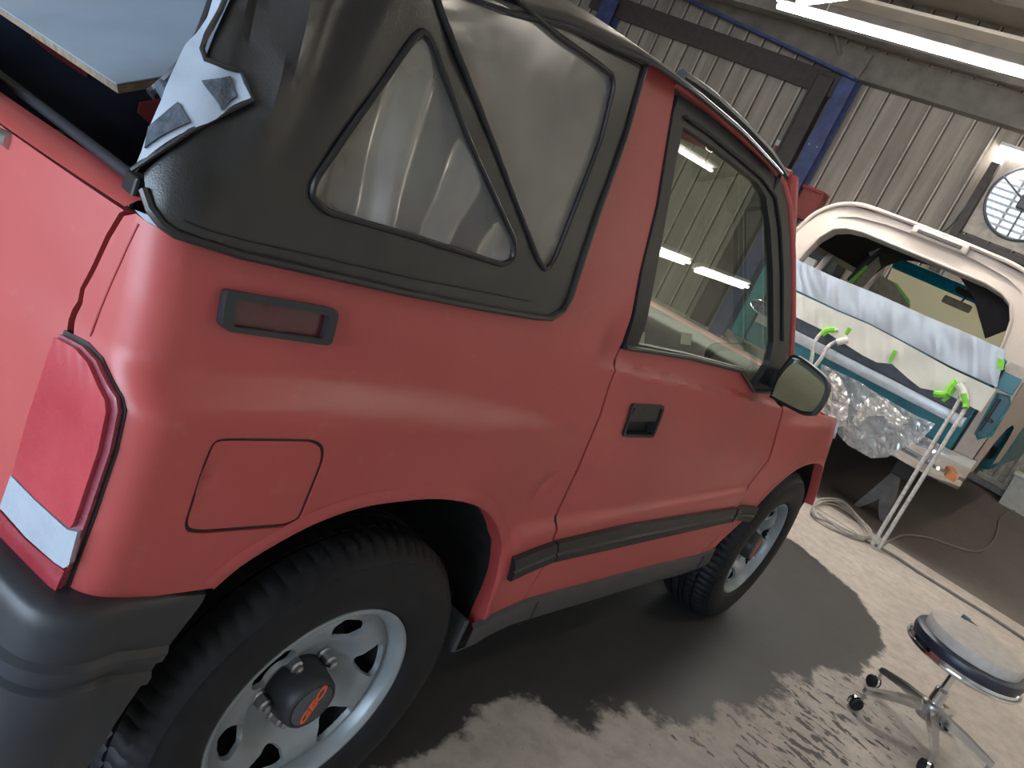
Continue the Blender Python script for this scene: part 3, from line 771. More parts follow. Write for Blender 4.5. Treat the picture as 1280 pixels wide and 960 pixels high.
# --- door mirror
mx = 1.36
mo = [tuple(on(a, b, 0, mx)[1:]) for a, b in [(992.5, 443.5), (1004.7, 449), (1025, 465), (1034.5, 477.4), (1033, 495), (1019.6, 516.7), (1011.5, 519.7), (998, 516.7), (964, 497.7), (962.7, 493.7), (969.5, 470.6), (985.7, 447.6)]]
cy = sum(p[0] for p in mo)/len(mo); cz = sum(p[1] for p in mo)/len(mo)
mo = catmull([(a, b, 0) for a, b in mo], 3, True); n = len(mo)
V, F = [], []
for k, (dx, sc_) in enumerate(((.022, .86), (-.004, .90), (0, 1.0), (.03, 1.0), (.07, .86), (.095, .5), (.10, .05))):
    for p in mo: V.append((mx+dx, cy+(p.x-cy)*sc_, cz+(p.y-cz)*sc_))
for k in range(6):
    for i in range(n): F.append((k*n+i, k*n+(i+1) % n, (k+1)*n+(i+1) % n, (k+1)*n+i))
F.append(tuple(6*n+i for i in range(n)))
mr = obj('door_mirror', (V, F), 'black_trim', car, True)
V = [(mx+.010-.10*(p.x-cy)*.86+.32*(p.y-cz)*.86, cy+(p.x-cy)*.86, cz+(p.y-cz)*.86) for p in mo]
obj('mirror_glass', (V, [tuple(range(n))]), 'mirror_glass', mr)
obj('mirror_arm', xform(bbox(-.03, .04, -.05, .04, -.03, .03, .012), Matrix.Translation((mx+.085, -.79, cz-.025))), 'black_trim', mr, True)
# --- roof rail, pillar cap and A pillar
rail = [(843, 101), (862, 116), (890, 137), (930, 172), (962, 203), (979, 228), (987, 255), (991, 320), (991, 400), (988, 452)]
obj('roof_rail', tube([Soff(-.002)(*p) for p in PXS(rail)], .011, 10), 'red_paint', car, True)
obj('weather_strip', tube([Soff(.002)(*p) for p in PXS([(850, 94), (866, 104), (890, 121), (930, 158), (960, 190), (980, 220)])], .012, 8), 'black_trim', car, True)
# --- soft top
st = thing('soft_top', '', '', (0, 0, 0)); del st['label'], st['category']
COL.objects.unlink(st); bpy.data.objects.remove(st)
def rk_(z): return .052+.15*sst(1.13, 1.42, z)
def Cs(u, z):
    RK = rk_(z); XK = -.528+RK
    y0 = -.762+.262*(z-1.10)
    y0 -= .008*math.sin(math.pi*max(0, min(1, (z-1.1)/.45)))
    sh = .10*max(0, z-1.16)
    fold = .030*math.exp(-((u+.44-.15*(z-1.30))/.026)**2)+.020*math.exp(-((u+.495-.10*(z-1.30))/.018)**2)+.010*math.exp(-((u+.35-.22*(z-1.30))/.026)**2)
    y0 -= fold*sst(1.17, 1.34, z)
    y0 -= (.007*noise.noise(Vector((u*9, z*9, 2.2)))+.004*noise.noise(Vector((u*30, z*18, 7.7)))*sst(1.24, 1.16, z))*sst(.0, -.25, u)
    if u >= XK: return (u+sh*sst(.2, -.3, u), y0, z)
    t = (XK-u)/RK
    if t <= TM: return (XK-RK*math.sin(t)+sh, y0+RK*(1-math.cos(t)), z)
    s = XK-u-TM*RK
    return (XK-RK*math.sin(TM)+sh-.05*s, y0+RK*(1-math.cos(TM))+s, z)
def Coff(d):
    def f(u, z):
        e = .004
        a = Vector(Cs(u+e, z))-Vector(Cs(u-e, z)); b = Vector(Cs(u, z+e))-Vector(Cs(u, z-e))
        return tuple(Vector(Cs(u, z))+a.cross(b).normalized()*d)
    return f
csol = Solver(Cs, -.72, .6, 1.05, 1.62, 110, 50)
PXC = csol.many
bot_px = [(182, 238), (190, 262), (204, 281), (220, 292), (300, 318), (400, 341), (500, 364), (600, 384), (670, 396), (688, 397), (703, 388), (712, 371), (728, 322), (745, 270), (780, 172), (799, 105), (806, 82)]
bot_uv = PXC(bot_px)
back_px = [(290, -6), (268, 42), (258, 68), (262, 84), (298, 112), (298, 134), (240, 168), (180, 216)]
back_uv = PXC(back_px)
ztopf = lambda u: interp(u, [(-.6, 1.435), (-.30, 1.478), (-.03, 1.516), (.11, 1.545), (.31, 1.565)])
cur = bot_uv + [(.30, ztopf(.30)), (.10, ztopf(.1)), (-.1, ztopf(-.1)), (-.3, ztopf(-.3)), (back_uv[0][0]-.02, ztopf(-.5))] + back_uv
tri_px = [(515, 49), (527, 37), (538, 50), (585, 176), (642, 300), (641, 324), (628, 331), (520, 297), (405, 264), (388, 243), (392, 225), (450, 141)]
qd_px = [(540, -18), (550, 14), (600, 140), (672, 325), (681, 338), (692, 325), (725, 240), (750, 176), (766, 110), (765, 95), (750, 82), (700, 47), (650, 4), (630, -18)]
smooth = lambda L, n=3: [tuple(p)[:2] for p in catmull([(a, b, 0) for a, b in L], n, True)]
tri = rnd(PXC(tri_px), .012, 3); qd = rnd(PXC(qd_px), .010, 3)
cu = obj('soft_top_side', panel(cur, [tri, qd], Cs, .014, .004), 'black_vinyl', car, True, 'black vinyl side curtain with two clear panes')
obj('vinyl_pane', panel(inset(tri, -.003), [], Coff(-.004), .02, 0), 'vinyl_pane_creased', cu, True, 'creased triangular clear pane')
obj('vinyl_pane', panel(inset(qd, -.003), [], Coff(-.004), .02, 0), 'vinyl_pane', cu, True, 'hazy long clear pane')
for w in (tri, qd):
    obj('piping', tube([Coff(.002)(*p) for p in w], .0045, 8, True), 'black_trim', cu, True)
obj('hem', tube([Coff(.002)(*p) for p in bot_uv], .006, 8), 'black_vinyl', cu, True)
hm = PXC([(230, 275), (300, 298), (400, 321), (500, 344), (600, 364), (660, 376)])
obj('stitching', tube([Coff(.0012)(p.x, p.y) for p in catmull([(a, b, 0) for a, b in hm], 8)], .0012, 5), 'liner_black', cu, True)
# folded-out grey lining flap
flap_px = [(174, 217), (240, 167), (284, 142), (318, 128), (311, 110), (303, 95), (280, 88), (262, 81), (257, 68), (263, 50), (280, 20), (292, -8), (276, -8), (263, 27), (250, 47), (237, 63), (214, 120), (210, 133), (197, 163), (185, 193)]
fu = PXC(flap_px)
fsurf = lambda u, z: (lambda p: (p[0], p[1], p[2]))(Coff(.010+.008*noise.noise(Vector((u*14, z*14, 5))))(u, z))
fp = obj('lining_flap', panel(fu, [], fsurf, .010, 0, .004), 'grey_lining', car, True, 'pale grey lining flap folded outwards')
obj('velcro_patch', panel(PXC([(258, 110), (282, 98), (298, 128), (272, 142)]), [], lambda u, z: Coff(.0135+.008*noise.noise(Vector((u*14, z*14, 5))))(u, z), .008, .003), 'velcro', fp)
obj('velcro_patch', panel(PXC([(196, 168), (231, 138), (242, 160), (190, 192)]), [], lambda u, z: Coff(.0135+.008*noise.noise(Vector((u*14, z*14, 5))))(u, z), .008, .003), 'velcro', fp)
edge = PXC([(174, 217), (240, 168), (284, 143), (318, 129), (311, 110), (303, 95), (280, 88), (262, 81), (258, 68), (264, 50), (281, 20), (292, -8)])
obj('flap_binding', tube([Coff(.010)(*p) for p in edge], .003, 7), 'black_vinyl', fp, True)
# rolled zip strip hanging to the board
zs = [on(a, b, 0, x) for a, b, x in [(268, -5, -.44), (250, 44, -.46), (232, 75, -.47), (212, 98, -.48), (196, 112, -.485), (188, 118, -.49)]]
obj('zip_strip', tube(catmull(zs, 4), [.006]*5+[.007]*16, 8), 'bumper_plastic', fp, True)
zs2 = [on(a, b, 0, x) for a, b, x in [(202, 106, -.485), (212, 124, -.485), (216, 132, -.485)]]
obj('zip_strip', tube(zs2, .008, 8), 'velcro', fp, True)
# hanging rear curtain edge
h0 = on(2, -30, 0, -.56); h1 = on(0, 150, 0, -.56)
obj('rear_curtain', bbox(-.575, -.562, h0[1]-.003, h0[1]+.16, 1.085, 1.52, .004), 'kraft_paper', car)
tb = on(17, 178, 0, -.555); obj('gate_tube', tube([tb, tb+np.array([-.02, .22, -.02])], .0115, 12), 'steel', car, True)
# roof of the soft top
_e = [on(a, b, 1, -.648) for a, b in [(640, 2), (720, 22), (800, 63), (870, 112), (930, 163), (977, 214)]]
zE = lambda x: interp(x, [(-.46, 1.455), (-.30, 1.49)] + [(float(q[0]), float(q[2])+.004) for q in _e] + [(1.17, float(_e[-1][2])-.02)])
XF = float(_e[-1][0])+.01
def roof_pt(x, k):
    yy, dz = ROOFP[k]
    if dz < 0: dz *= .40-.14*sst(.20, .36, x)
    return (x, yy, zE(x)+dz)
ROOFP = [(-.650, -.045), (-.652, -.02), (-.648, -.006)] + [(y, .062*(1-abs(y/.645)**2.6)) for y in lin(-.640, .640, 21)] + [(.648, -.006), (.652, -.02), (.650, -.045)]
rf = obj('soft_top_roof', grid(roof_pt, lin(-.46, XF, 30), list(range(len(ROOFP)))), 'black_vinyl', car, True)
obj('roof_piping', tube([(x, -.653, zE(x)-(.018-.007*sst(.20, .36, x))) for x in lin(-.4, XF-.01, 30)], .0035, 6), 'bumper_plastic', rf, True)
def rfront(k, y): return (XF+(.0, .015, .012)[k], y, zE(XF)+.062*(1-abs(y/.65)**2.6)-(.0, .02, .05)[k])
obj('roof_front', grid(rfront, [0, 1, 2], lin(-.645, .645, 15)), 'black_vinyl', rf, True)
# --- windscreen, hood, cowl
wv = [(1.70, -.66, 1.04), (1.70, .66, 1.04), (1.18, .60, 1.555), (1.18, -.60, 1.555)]
obj('windscreen', (wv, [(0, 1, 2, 3)]), 'clear_glass', car)
obj('screen_frame', join(tube([(1.74, -.69, 1.02), (1.46, -.655, 1.29), (1.17, -.625, 1.56)], .022, 8), tube([(1.74, .69, 1.02), (1.46, .655, 1.29), (1.17, .625, 1.56)], .022, 8), tube([(1.17, -.62, 1.56), (1.15, 0, 1.585), (1.17, .62, 1.56)], .022, 8)), 'red_paint', car, True)
hood = grid(lambda x, y: (x, y*(1-.10*sst(2.2, 2.75, x)), interp(x, [(1.68, 1.035), (2.1, 1.0), (2.5, .955), (2.68, .90), (2.74, .80)])-.075*abs(y/.71)**3), lin(1.68, 2.74, 20), lin(-.715, .715, 17))
obj('hood', hood, 'red_paint', car, True)
nose = grid(lambda y, z: (2.755-.06*(y/.7)**2-.02*(z-.6)**2, y, z), lin(-.66, .66, 12), lin(.42, .86, 6))
ns = obj('nose_panel', nose, 'red_paint', car, True)
obj('grille', bbox(2.74, 2.775, -.32, .32, .66, .78, .01), 'black_trim', ns)
for s in (-1, 1): obj('head_lamp', bbox(2.70, 2.765, s*.47-.11, s*.47+.11, .66, .79, .012), 'lens_white', ns)
fb = grid(lambda y, k: ((2.70, 2.83, 2.84, 2.83, 2.72)[k]-.12*(y/.72)**4, y, (.60, .59, .50, .43, .41)[k]), lin(-.745, .745, 24), list(range(5)))
obj('front_bumper', fb, 'bumper_plastic', car, True)
# --- underbody and cabin
obj('floor_pan', join(box(.40, 1.68, -.70, .70, .30, .44), box(-.50, .42, -.45, .45, .42, .50), box(1.68, 2.7, -.42, .42, .30, .75)), 'liner_black', car)
obj('axle', tube([(0, -.62, .33), (0, .62, .33)], .04, 10), 'liner_black', car)
obj('axle', tube([(2.2, -.62, .33), (2.2, .62, .33)], .035, 10), 'liner_black', car)
def trimwall(y):
    a = [(-.50, .50), (-.50, 1.14), (.46, 1.14), (.46, .50)]
    return prism(a, 1, y, y+.02)
obj('cargo_trim', trimwall(.635), 'navy_trim', car)
obj('cargo_trim', prism([(-.50, .86), (-.50, 1.07), (.40, 1.07), (.40, .86)], 1, -.70, -.68), 'navy_trim', car)
obj('cargo_trim', box(-.50, -.49, -.66, .63, .50, 1.09), 'navy_trim', car)
inner = [(-.52, .50), (-.52, 1.13), (.40, 1.13), (.44, .50)]
obj('inner_quarter', prism(inner, 1, .668, .68), 'red_dark', car)
for L in ([(39, 39), (47, 37), (110, 86), (108, 97), (62, 66), (40, 48)], [(175, 128), (200, 124), (206, 160), (187, 155), (172, 141)]):
    q = [on(a, b, 1, .632) for a, b in L]; obj('inner_panel', prism([(float(p[0]), float(p[2])) for p in q], 1, .630, .636), 'red_paint', car, False, 'bare red inner panel')
obj('inner_sill', prism([(-.47, 1.125), (.42, 1.125), (.42, 1.14), (-.47, 1.14)], 1, .636, .665), 'navy_trim', car)
for y0 in (-.36, .36):
    s0 = obj('seat', join(bbox(.62, 1.12, y0-.24, y0+.24, .52, .70, .05, 3)), 'seat_cloth', car, True)
    M = Matrix.Translation((.62, y0, .66)) @ Matrix.Rotation(math.radians(-14), 4, 'Y')
    obj('backrest', xform(bbox(-.07, .07, -.23, .23, 0, .50, .05, 3), M), 'seat_red', s0, True)
    obj('headrest', xform(bbox(-.04, .04, -.12, .12, .52, .66, .03, 3), M), 'seat_cloth', s0, True)
obj('dashboard', bbox(1.40, 1.72, -.68, .68, .72, 1.035, .05, 3), 'dash_black', car, True)
obj('instrument_hood', bbox(1.34, 1.56, .16, .56, 1.0, 1.10, .04, 3), 'dash_black', car, True)
M = Matrix.Translation((1.20, .36, 1.03)) @ Matrix.Rotation(math.radians(-62), 4, 'Y')
ring = [M @ Vector((.18*math.cos(a), .18*math.sin(a), 0)) for a in lin(0, 2*math.pi, 41)[:-1]]
sw = obj('steering_wheel', tube(ring, .014, 8, True), 'dash_black', car, True)
obj('steering_hub', xform(bbox(-.06, .06, -.08, .08, -.03, .02, .015), M), 'dash_black', sw, True)
for a in (0, 2.1, 4.2): obj('spoke', tube([M @ Vector((.04*math.cos(a), .04*math.sin(a), -.005)), M @ Vector((.175*math.cos(a), .175*math.sin(a), 0))], .012, 6), 'dash_black', sw, True)
obj('rear_mirror', bbox(1.24, 1.27, -.12, .12, 1.44, 1.50, .012), 'dash_black', car)
# --- wheels
def make_tire():
    R = .340
    prof = [(.205, .012), (.210, .000), (.222, -.009), (.245, -.0155), (.272, -.0175), (.298, -.013), (.308, -.0085), (.311, -.0095), (.316, -.006), (.324, .002), (.331, .014)]
    tread = [(.3385, .024), (.3395, .046), (.3395, .052), (.332, .0525), (.332, .0595), (.340, .060), (.341, .084), (.341, .088), (.3335, .0885), (.3335, .0955), (.341, .096), (.3415, .102)]
    half = prof+tread; W_ = .204
    full = half+[(r, W_-h) for r, h in half[::-1]]
    n = 288; m = len(full); V, F = [], []
    lat = {8: 1, 9: 1, 10: 1, 11: 1, 12: 1}
    for i in range(n):
        a = 2*math.pi*i/n
        for k, (r, h) in enumerate(full):
            kk = k if k < len(half) else m-1-k
            rr = r
            skew = (i + (1 if kk in (8, 9) else 0)) % 4
            if kk in (9, 10, 11) and skew == 0: rr -= (.003 if kk == 9 else .006)
            if kk == 12 and skew == 0: rr -= .006
            if kk in (15, 16, 17) and (i+2) % 4 == 0: rr -= .005
            if kk == 7: rr += 0.0012*((i//2) % 2)
            V.append((rr*math.cos(a), rr*math.sin(a), h))
    for i in range(n):
        j = (i+1) % n
        for k in range(m-1): F.append((i*m+k, i*m+k+1, j*m+k+1, j*m+k))
    return V, F
def depth(r):       # how far the wheel disc lies behind the lip, by radius
    return interp(r, [(.05, .066), (.085, .064), (.105, .045), (.125, .024), (.15, .017), (.168, .019), (.178, .027), (.186, .030)])
def hole(a0):
    pts = [(.113, -.12), (.156, -.34), (.171, -.20), (.172, .12), (.160, .28), (.116, .16)]
    return rnd([(r*math.cos(a0+t), r*math.sin(a0+t)) for r, t in pts], .014, 4)
def place(VF, M): return xform(VF, M)
def make_wheel(x, side):
    # local: z axis = into the car, lip plane at z = 0
    M = Matrix.Translation((x, -.785, .337)) @ Matrix.Rotation(math.radians(-90), 4, 'X')
    # (x, y, z)local -> x fwd, local z -> +y world, local y -> -z world
    ph = math.radians(-41)
    circ = lambda r, n=64: [(r*math.cos(2*math.pi*i/n), r*math.sin(2*math.pi*i/n)) for i in range(n)]
    D = lambda a, b: (a, b, depth(math.hypot(a, b)))
    disc = panel(circ(.186), [hole(ph+k*math.pi/3) for k in range(6)], lambda a, b: (a, -b, depth(math.hypot(a, b))), .010, .010)
    lip = lathe([(.186, .030), (.189, .020), (.192, .008), (.196, .001), (.203, -.003), (.2085, -.002), (.2095, .004), (.206, .010), (.206, .03)], 96)
    barrel = lathe([(.186, .030), (.180, .06), (.176, .17), (.20, .19)], 64)
    w = obj('wheel', join(place(disc, M), place(lip, M)), 'wheel_silver', car, True)
    obj('wheel_barrel', place(barrel, M), 'tire_inner', w, True)
    obj('brake_drum', place(lathe([(0, .09), (.13, .09), (.135, .10), (.135, .16), (0, .16)], 40), M), 'liner_black', w, True)
    obj('tire', place(make_tire(), M), 'rubber', w, True)
    cap = lathe([(.060, .066), (.0585, .045), (.055, .02), (.0525, .006), (.049, .001), (.046, -.0005), (.0445, .0015), (0, .0015)], 40)
    obj('hub_cap', place(cap, M), 'hub_plastic', w, True)
    obj('cap_badge', place(lathe([(.0425, .003), (.0425, -.0004), (.041, -.0012), (0, -.0012)], 40), M), 'badge_grey', w, True, 'grey badge disc')
    for k in range(5):
        a = math.radians(-49-72*k+4)
        L = lathe([(.016, .064), (.0165, .060), (.013, .057), (.0125, .040), (.0085, .037), (.008, .030), (.0, .028)], 6 if False else 12)
        T = M @ Matrix.Translation((.070*math.cos(a), .070*math.sin(a), 0))
        obj('lug_nut', place(L, T), 'steel', w)
    # lettering on the hub cap
    fc = bpy.data.curves.new('emblem', 'FONT'); fc.body = 'GEO'; fc.size = .036; fc.align_x = 'CENTER'; fc.align_y = 'CENTER'; fc.extrude = .0012; fc.offset = .0009; fc.shear = .25; fc.space_character = .92
    tmp = bpy.data.objects.new('emblem_tmp', fc); COL.objects.link(tmp)
    dg = bpy.context.evaluated_depsgraph_get(); me = bpy.data.meshes.new_from_object(tmp.evaluated_get(dg)); bpy.data.objects.remove(tmp)
    V = [tuple(v.co) for v in me.vertices]; F = [tuple(p.vertices) for p in me.polygons]; bpy.data.meshes.remove(me)
    # text x -> wheel plane direction, text y, facing outwards (-z local)
    E = M @ Matrix.Rotation(math.radians(-72), 4, 'Z') @ Matrix.Rotation(math.pi, 4, 'X') @ Matrix.Translation((0, 0, .0012))
    V = [(v[0]*1.18, v[1]*.62, v[2]) for v in V]
    obj('emblem', xform((V, F), E), 'orange_print', w, False, 'orange lettering on the hub cap')
    return w
wr = make_wheel(0, -1); wf = make_wheel(2.2, -1)
for o in (qo, lr, lf, tl, ff, dr, mr, cu, wr, wf, rk): mirror(o)
for o in [c for c in car.children if c.name.split('.')[0] in ('roof_rail',)]: mirror(o)
# --- board propped in the back
ang = math.radians(28); bx, bz = -.30, 1.161
Mb = Matrix.Translation((bx, 0, bz)) @ Matrix.Rotation(-ang, 4, 'Y')
bd_ = thing('plywood_board', 'grey-blue faced plywood board propped in the open back of the red car', 'board', (bx, .2, bz))
obj('board_face', xform(bbox(0, .62, -.145, .56, .012, .016, .001, 1), Mb), 'board_top', bd_)
obj('board_core', xform(box(0, .62, -.145, .56, 0, .012), Mb), 'ply_edge', bd_)
# ------------------------------------------------------------------ the cream and teal truck being masked for paint
BX, BY = 5.20, -.03
tk = thing('masked_truck', 'cream and teal full-size truck body with its tailgate masked for painting', 'truck', (BX, BY, 0))
lean = lambda z: .16*max(0, z-1.40)
def PX5(L, x=BX): return [tuple(on(a, b, 0, x)[1:]) for a, b in L]
half_o = [(.93, 1.36), (.90, 1.50), (.88, 1.62), (.80, 1.79), (.72, 1.88), (.62, 1.935), (.40, 1.957)]
half_i = [(.755, 1.36), (.735, 1.50), (.70, 1.64), (.64, 1.735), (.56, 1.775), (.44, 1.795)]
out = [(BY-a, b) for a, b in half_o] + [(BY+a, b) for a, b in half_o[::-1]]
inn = [(BY-a, b) for a, b in half_i] + [(BY+a, b) for a, b in half_i[::-1]]
Rf = lambda a, b: (BX+lean(b)-.012*math.cos((b-1.36)*5), -a, b)
fr_t = obj('rear_frame', panel([(-a, b) for a, b in out], [[(-a, b) for a, b in inn]], Rf, .04, 0, .11), 'cream_paint', tk, True)
obj('opening_seal', tube([(BX+lean(b)-.012, a, b) for a, b in inn], .010, 8), 'cream_paint', tk, True)
# raised rim of the roof panel
obj('roof_drip_rim', tube(catmull([(BX+lean(b)+.0, BY+s*a, b+.004) for s, a, b in [(-1, .905, 1.52), (-1, .82, 1.79), (-1, .62, 1.945), (-1, .3, 1.972), (1, .3, 1.972), (1, .62, 1.945), (1, .82, 1.79), (1, .905, 1.52)]], 5), .016, 8), 'cream_paint', tk, True)
xs = lin(BX+.07, 7.35, 10)
sec = [(.90, 1.55), (.87, 1.66), (.80, 1.80), (.70, 1.90), (.58, 1.945), (.35, 1.972), (0, 1.98)]
secs = [(BY-a, b) for a, b in sec]+[(BY+a, b) for a, b in sec[-2::-1]]
obj('roof_panel', grid(lambda x, k: (x, secs[k][0], secs[k][1]), xs, list(range(len(secs)))), 'cream_paint', tk, True)
obj('head_liner', grid(lambda x, k: (x, BY+(secs[k][0]-BY)*.93, secs[k][1]-.07), xs, list(range(1, len(secs)-1))), 'head_liner', tk, True)
# high brake lamp on the roof edge
hb = PX5([(1172, 298)])[0]
bl = obj('brake_lamp_pod', bbox(BX+.05, BX+.16, hb[0]-.20, hb[0]+.20, 1.905, 1.975, .02, 3), 'cream_paint', tk, True)
obj('brake_lamp_slot', bbox(BX+.042, BX+.06, hb[0]-.155, hb[0]+.155, 1.928, 1.955, .006), 'dark_post', bl, False, 'empty dark lamp slot')
# pillars and body sides
for s in (-1, 1):
    def P(a, x, z): return (x, BY+s*a, z)
    side = [(BX, .70), (BX, 1.40), (7.2, 1.40), (7.2, .62), (6.75, .62), (6.62, .86), (6.45, .97), (6.2, 1.0), (5.95, .97), (5.78, .86), (5.66, .62), (BX+.05, .62)]
    pn = panel(side if s < 0 else side, [], (lambda x, z: (x, BY+s*(.965-.03*max(0, z-1.1)-.02*max(0, 1-z)), z)), .10, 0)
    if s > 0: pn = (pn[0], [f[::-1] for f in pn[1]])
    obj('body_side', pn, 'taupe_paint' if s < 0 else 'teal_paint', tk, True)
    obj('side_pillar', xform(bbox(-.05, .05, -.03, .03, 0, .50, .01), Matrix.Translation((6.16, BY+s*.90, 1.38)) @ Matrix.Rotation(s*math.radians(12), 4, 'X')), 'cream_paint', tk)
    obj('side_pillar', xform(bbox(-.06, .06, -.03, .03, 0, .62, .01), Matrix.Translation((7.95, BY+s*.90, 1.32)) @ Matrix.Rotation(s*math.radians(8), 4, 'X') @ Matrix.Rotation(math.radians(-42), 4, 'Y')), 'cream_paint', tk)
    obj('window_ledge', bbox(BX+.06, 7.9, BY+s*.86-.06, BY+s*.86+.06, 1.36, 1.405, .01), 'head_liner', tk)
obj('truck_front', bbox(7.2, 9.6, BY-.95, BY+.95, .50, 1.30, .08, 3), 'teal_paint', tk, True)
obj('truck_floor', bbox(BX+.05, 7.4, BY-.90, BY+.90, .62, .72, .01), 'liner_black', tk)
for s in (-1, 1): obj('frame_rail', box(BX, 8.5, BY+s*.42-.06, BY+s*.42+.06, .46, .62), 'liner_black', tk)
obj('rear_axle', tube([(6.2, BY-.75, .42), (6.2, BY+.75, .42)], .06, 10), 'liner_black', tk)
# windscreen seen through the cabin, papered from outside
ws = [(8.05, BY-.80, 1.30), (8.05, BY+.80, 1.30), (7.42, BY+.72, 1.86), (7.42, BY-.72, 1.86)]
wv = obj('papered_windscreen', (ws, [(0, 1, 2, 3)]), 'window_paper', tk, False, 'windscreen papered over in pale yellow')
st_ = [(7.53, BY+.735, 1.75), (7.53, BY-.735, 1.75), (7.415, BY-.72, 1.855), (7.415, BY+.72, 1.855)]
st_ = [(x-.012, y, z) for x, y, z in st_]
obj('sun_strip', (st_, [(0, 1, 2, 3)]), 'sun_strip', wv, False, 'teal sun strip')
mm = on(1196, 380, 0, 7.2)
obj('cabin_mirror', xform(bbox(-.012, .012, -.125, .125, -.035, .035, .014, 3), Matrix.Translation(tuple(mm))), 'kraft_paper', tk, True)
obj('mirror_stalk', tube([(7.21, mm[1]-.02, mm[2]+.03), (7.25, mm[1]-.03, mm[2]+.10)], .008, 6), 'head_liner', tk)
obj('mirror_mount', bbox(7.2, 7.3, mm[1]-.10, mm[1]+.08, mm[2]+.09, mm[2]+.15, .02), 'head_liner', tk, True)
def sheet_px(L, x, mat, name, par, thick=.004, wob=.0, lab=None, step=.03, iso=False):
    pts = [(-a, b) for a, b in PX5(L, x)]
    Fs = lambda a, b: (x+wob*noise.noise(Vector((a*5, b*5, x)))+wob*.9*(.5-abs(noise.noise(Vector((a*16+b*9, b*3-a*2, x))))), -a, b)
    if iso: Fs = lambda a, b: (x+wob*noise.noise(Vector((a*5, b*5, x)))+wob*.55*(.5-abs(noise.noise(Vector((a*15, b*15, x)))))+wob*.25*noise.noise(Vector((a*40, b*40, x))), -a, b)
    return obj(name, panel(pts, [], Fs, step, 0, thick), mat, par, True, lab)
sheet_px([(1195, 340), (1240, 352), (1258, 372), (1268, 385), (1263, 411), (1231, 423), (1217, 372)], 5.95, 'head_liner', 'sagging_liner', tk, .01, .02, 'dark cloth sagging from the headliner')
sheet_px([(1061, 354), (1084, 332), (1098, 320), (1101, 334), (1086, 350), (1073, 362)], 6.6, 'kraft_paper', 'seat_paper', tk, .006, .02)
sheet_px([(1084, 363), (1101, 344), (1119, 354), (1135, 375), (1139, 392)], 6.7, 'kraft_paper', 'seat_paper', tk, .006, .02)
sheet_px([(1059, 353), (1083, 331), (1085, 334), (1063, 357)], 6.59, 'green_tape', 'green_edge', tk, .004)
sheet_px([(1117, 353), (1121, 354), (1137, 375), (1138, 384)], 6.69, 'green_tape', 'green_edge', tk, .004)
obj('inner_post', tube([on(1062, 352, 0, 6.7), on(1097, 313, 0, 6.7)], .035, 8), 'dark_post', tk, True)
obj('grab_handle', tube([on(1087, 318, 0, 6.6), on(1099, 309, 0, 6.6)], .018, 8), 'pipe_paint', tk, True)
# tailgate with its trim bands
tgk = obj('truck_tailgate', bbox(BX-.03, BX+.06, BY-.815, BY+.815, .66, 1.40, .012), 'teal_paint', tk)
obj('gate_trim', bbox(BX-.055, BX-.03, BY-.80, BY+.80, .965, 1.13, .01), 'grey_blue_cover', tgk, True, 'blue-grey trim band')
obj('gate_moulding', bbox(BX-.060, BX-.03, BY-.80, BY+.80, .885, .962, .008), 'silver_paint', tgk, True, 'silver moulding')
obj('gate_groove', bbox(BX-.034, BX-.028, BY-.813, BY+.813, 1.20, 1.212, .001), 'liner_black', tgk)
obj('gate_gap', box(BX-.012, BX+.05, BY-.832, BY-.818, .66, 1.34), 'liner_black', tk)
obj('gate_gap', box(BX-.012, BX+.05, BY+.818, BY+.832, .66, 1.34), 'liner_black', tk)
# rear quarter face on the right with its empty lamp well
qf = [(-a, b) for a, b in [(BY-.832, .70), (BY-.832, 1.40), (BY-.95, 1.40), (BY-.965, 1.1), (BY-.95, .70)]]
lw = [(-a, b) for a, b in PX5([(1247, 491), (1262, 495), (1263, 504), (1238, 545), (1222, 549), (1219, 542)], BX-.02)]
qt = obj('corner_panel', panel(qf, [lw], lambda a, b: (BX-.02, -a, b), .04, .02), 'taupe_paint', tk)
obj('lamp_well', panel(inset(lw, -.004), [], lambda a, b: (BX+.05, -a, b), .04, 0), 'teal_paint', qt, False, 'empty teal lamp well')
obj('well_bracket', join(bbox(BX-.01, BX+.04, BY-.90, BY-.885, .92, 1.16, .003), bbox(BX-.01, BX+.04, BY-.93, BY-.87, 1.0, 1.02, .003)), 'dark_post', qt)
obj('well_rim', tube([(BX-.022, -a, b) for a, b in lw], .006, 6, True), 'teal_paint', qt)
obj('teal_corner', bbox(BX-.026, BX, BY-.945, BY-.835, 1.215, 1.33, .004), 'teal_paint', qt)
qfm = [(-(2*BY+a), b) for a, b in qf]
obj('corner_panel', bbox(BX-.02, BX+.02, BY+.832, BY+.955, .70, 1.40, .01), 'teal_paint', tk)
# chrome step bumper
cp = [(.05, .74), (.0, .745), (-.03, .735), (-.04, .70), (-.045, .66), (-.02, .62), (-.02, .60), (-.045, .58), (-.04, .54), (-.02, .515), (.04, .51)]
def bump_t(y, k):
    e = abs(y)/.98; w = .10*max(0, e-.82)/.18
    return (BX-.10+cp[k][0]+w*1.2, BY+y, cp[k][1])
bt = obj('chrome_bumper', grid(bump_t, lin(-.98, .98, 30), list(range(len(cp)))), 'chrome', tk, True)
obj('bumper_lens', bbox(BX-.11, BX-.04, BY-.945, BY-.88, .56, .61, .006), 'lens_amber', bt)
obj('bumper_bracket', bbox(BX-.08, BX+.1, BY-.72, BY-.58, .40, .52, .01), 'liner_black', bt)
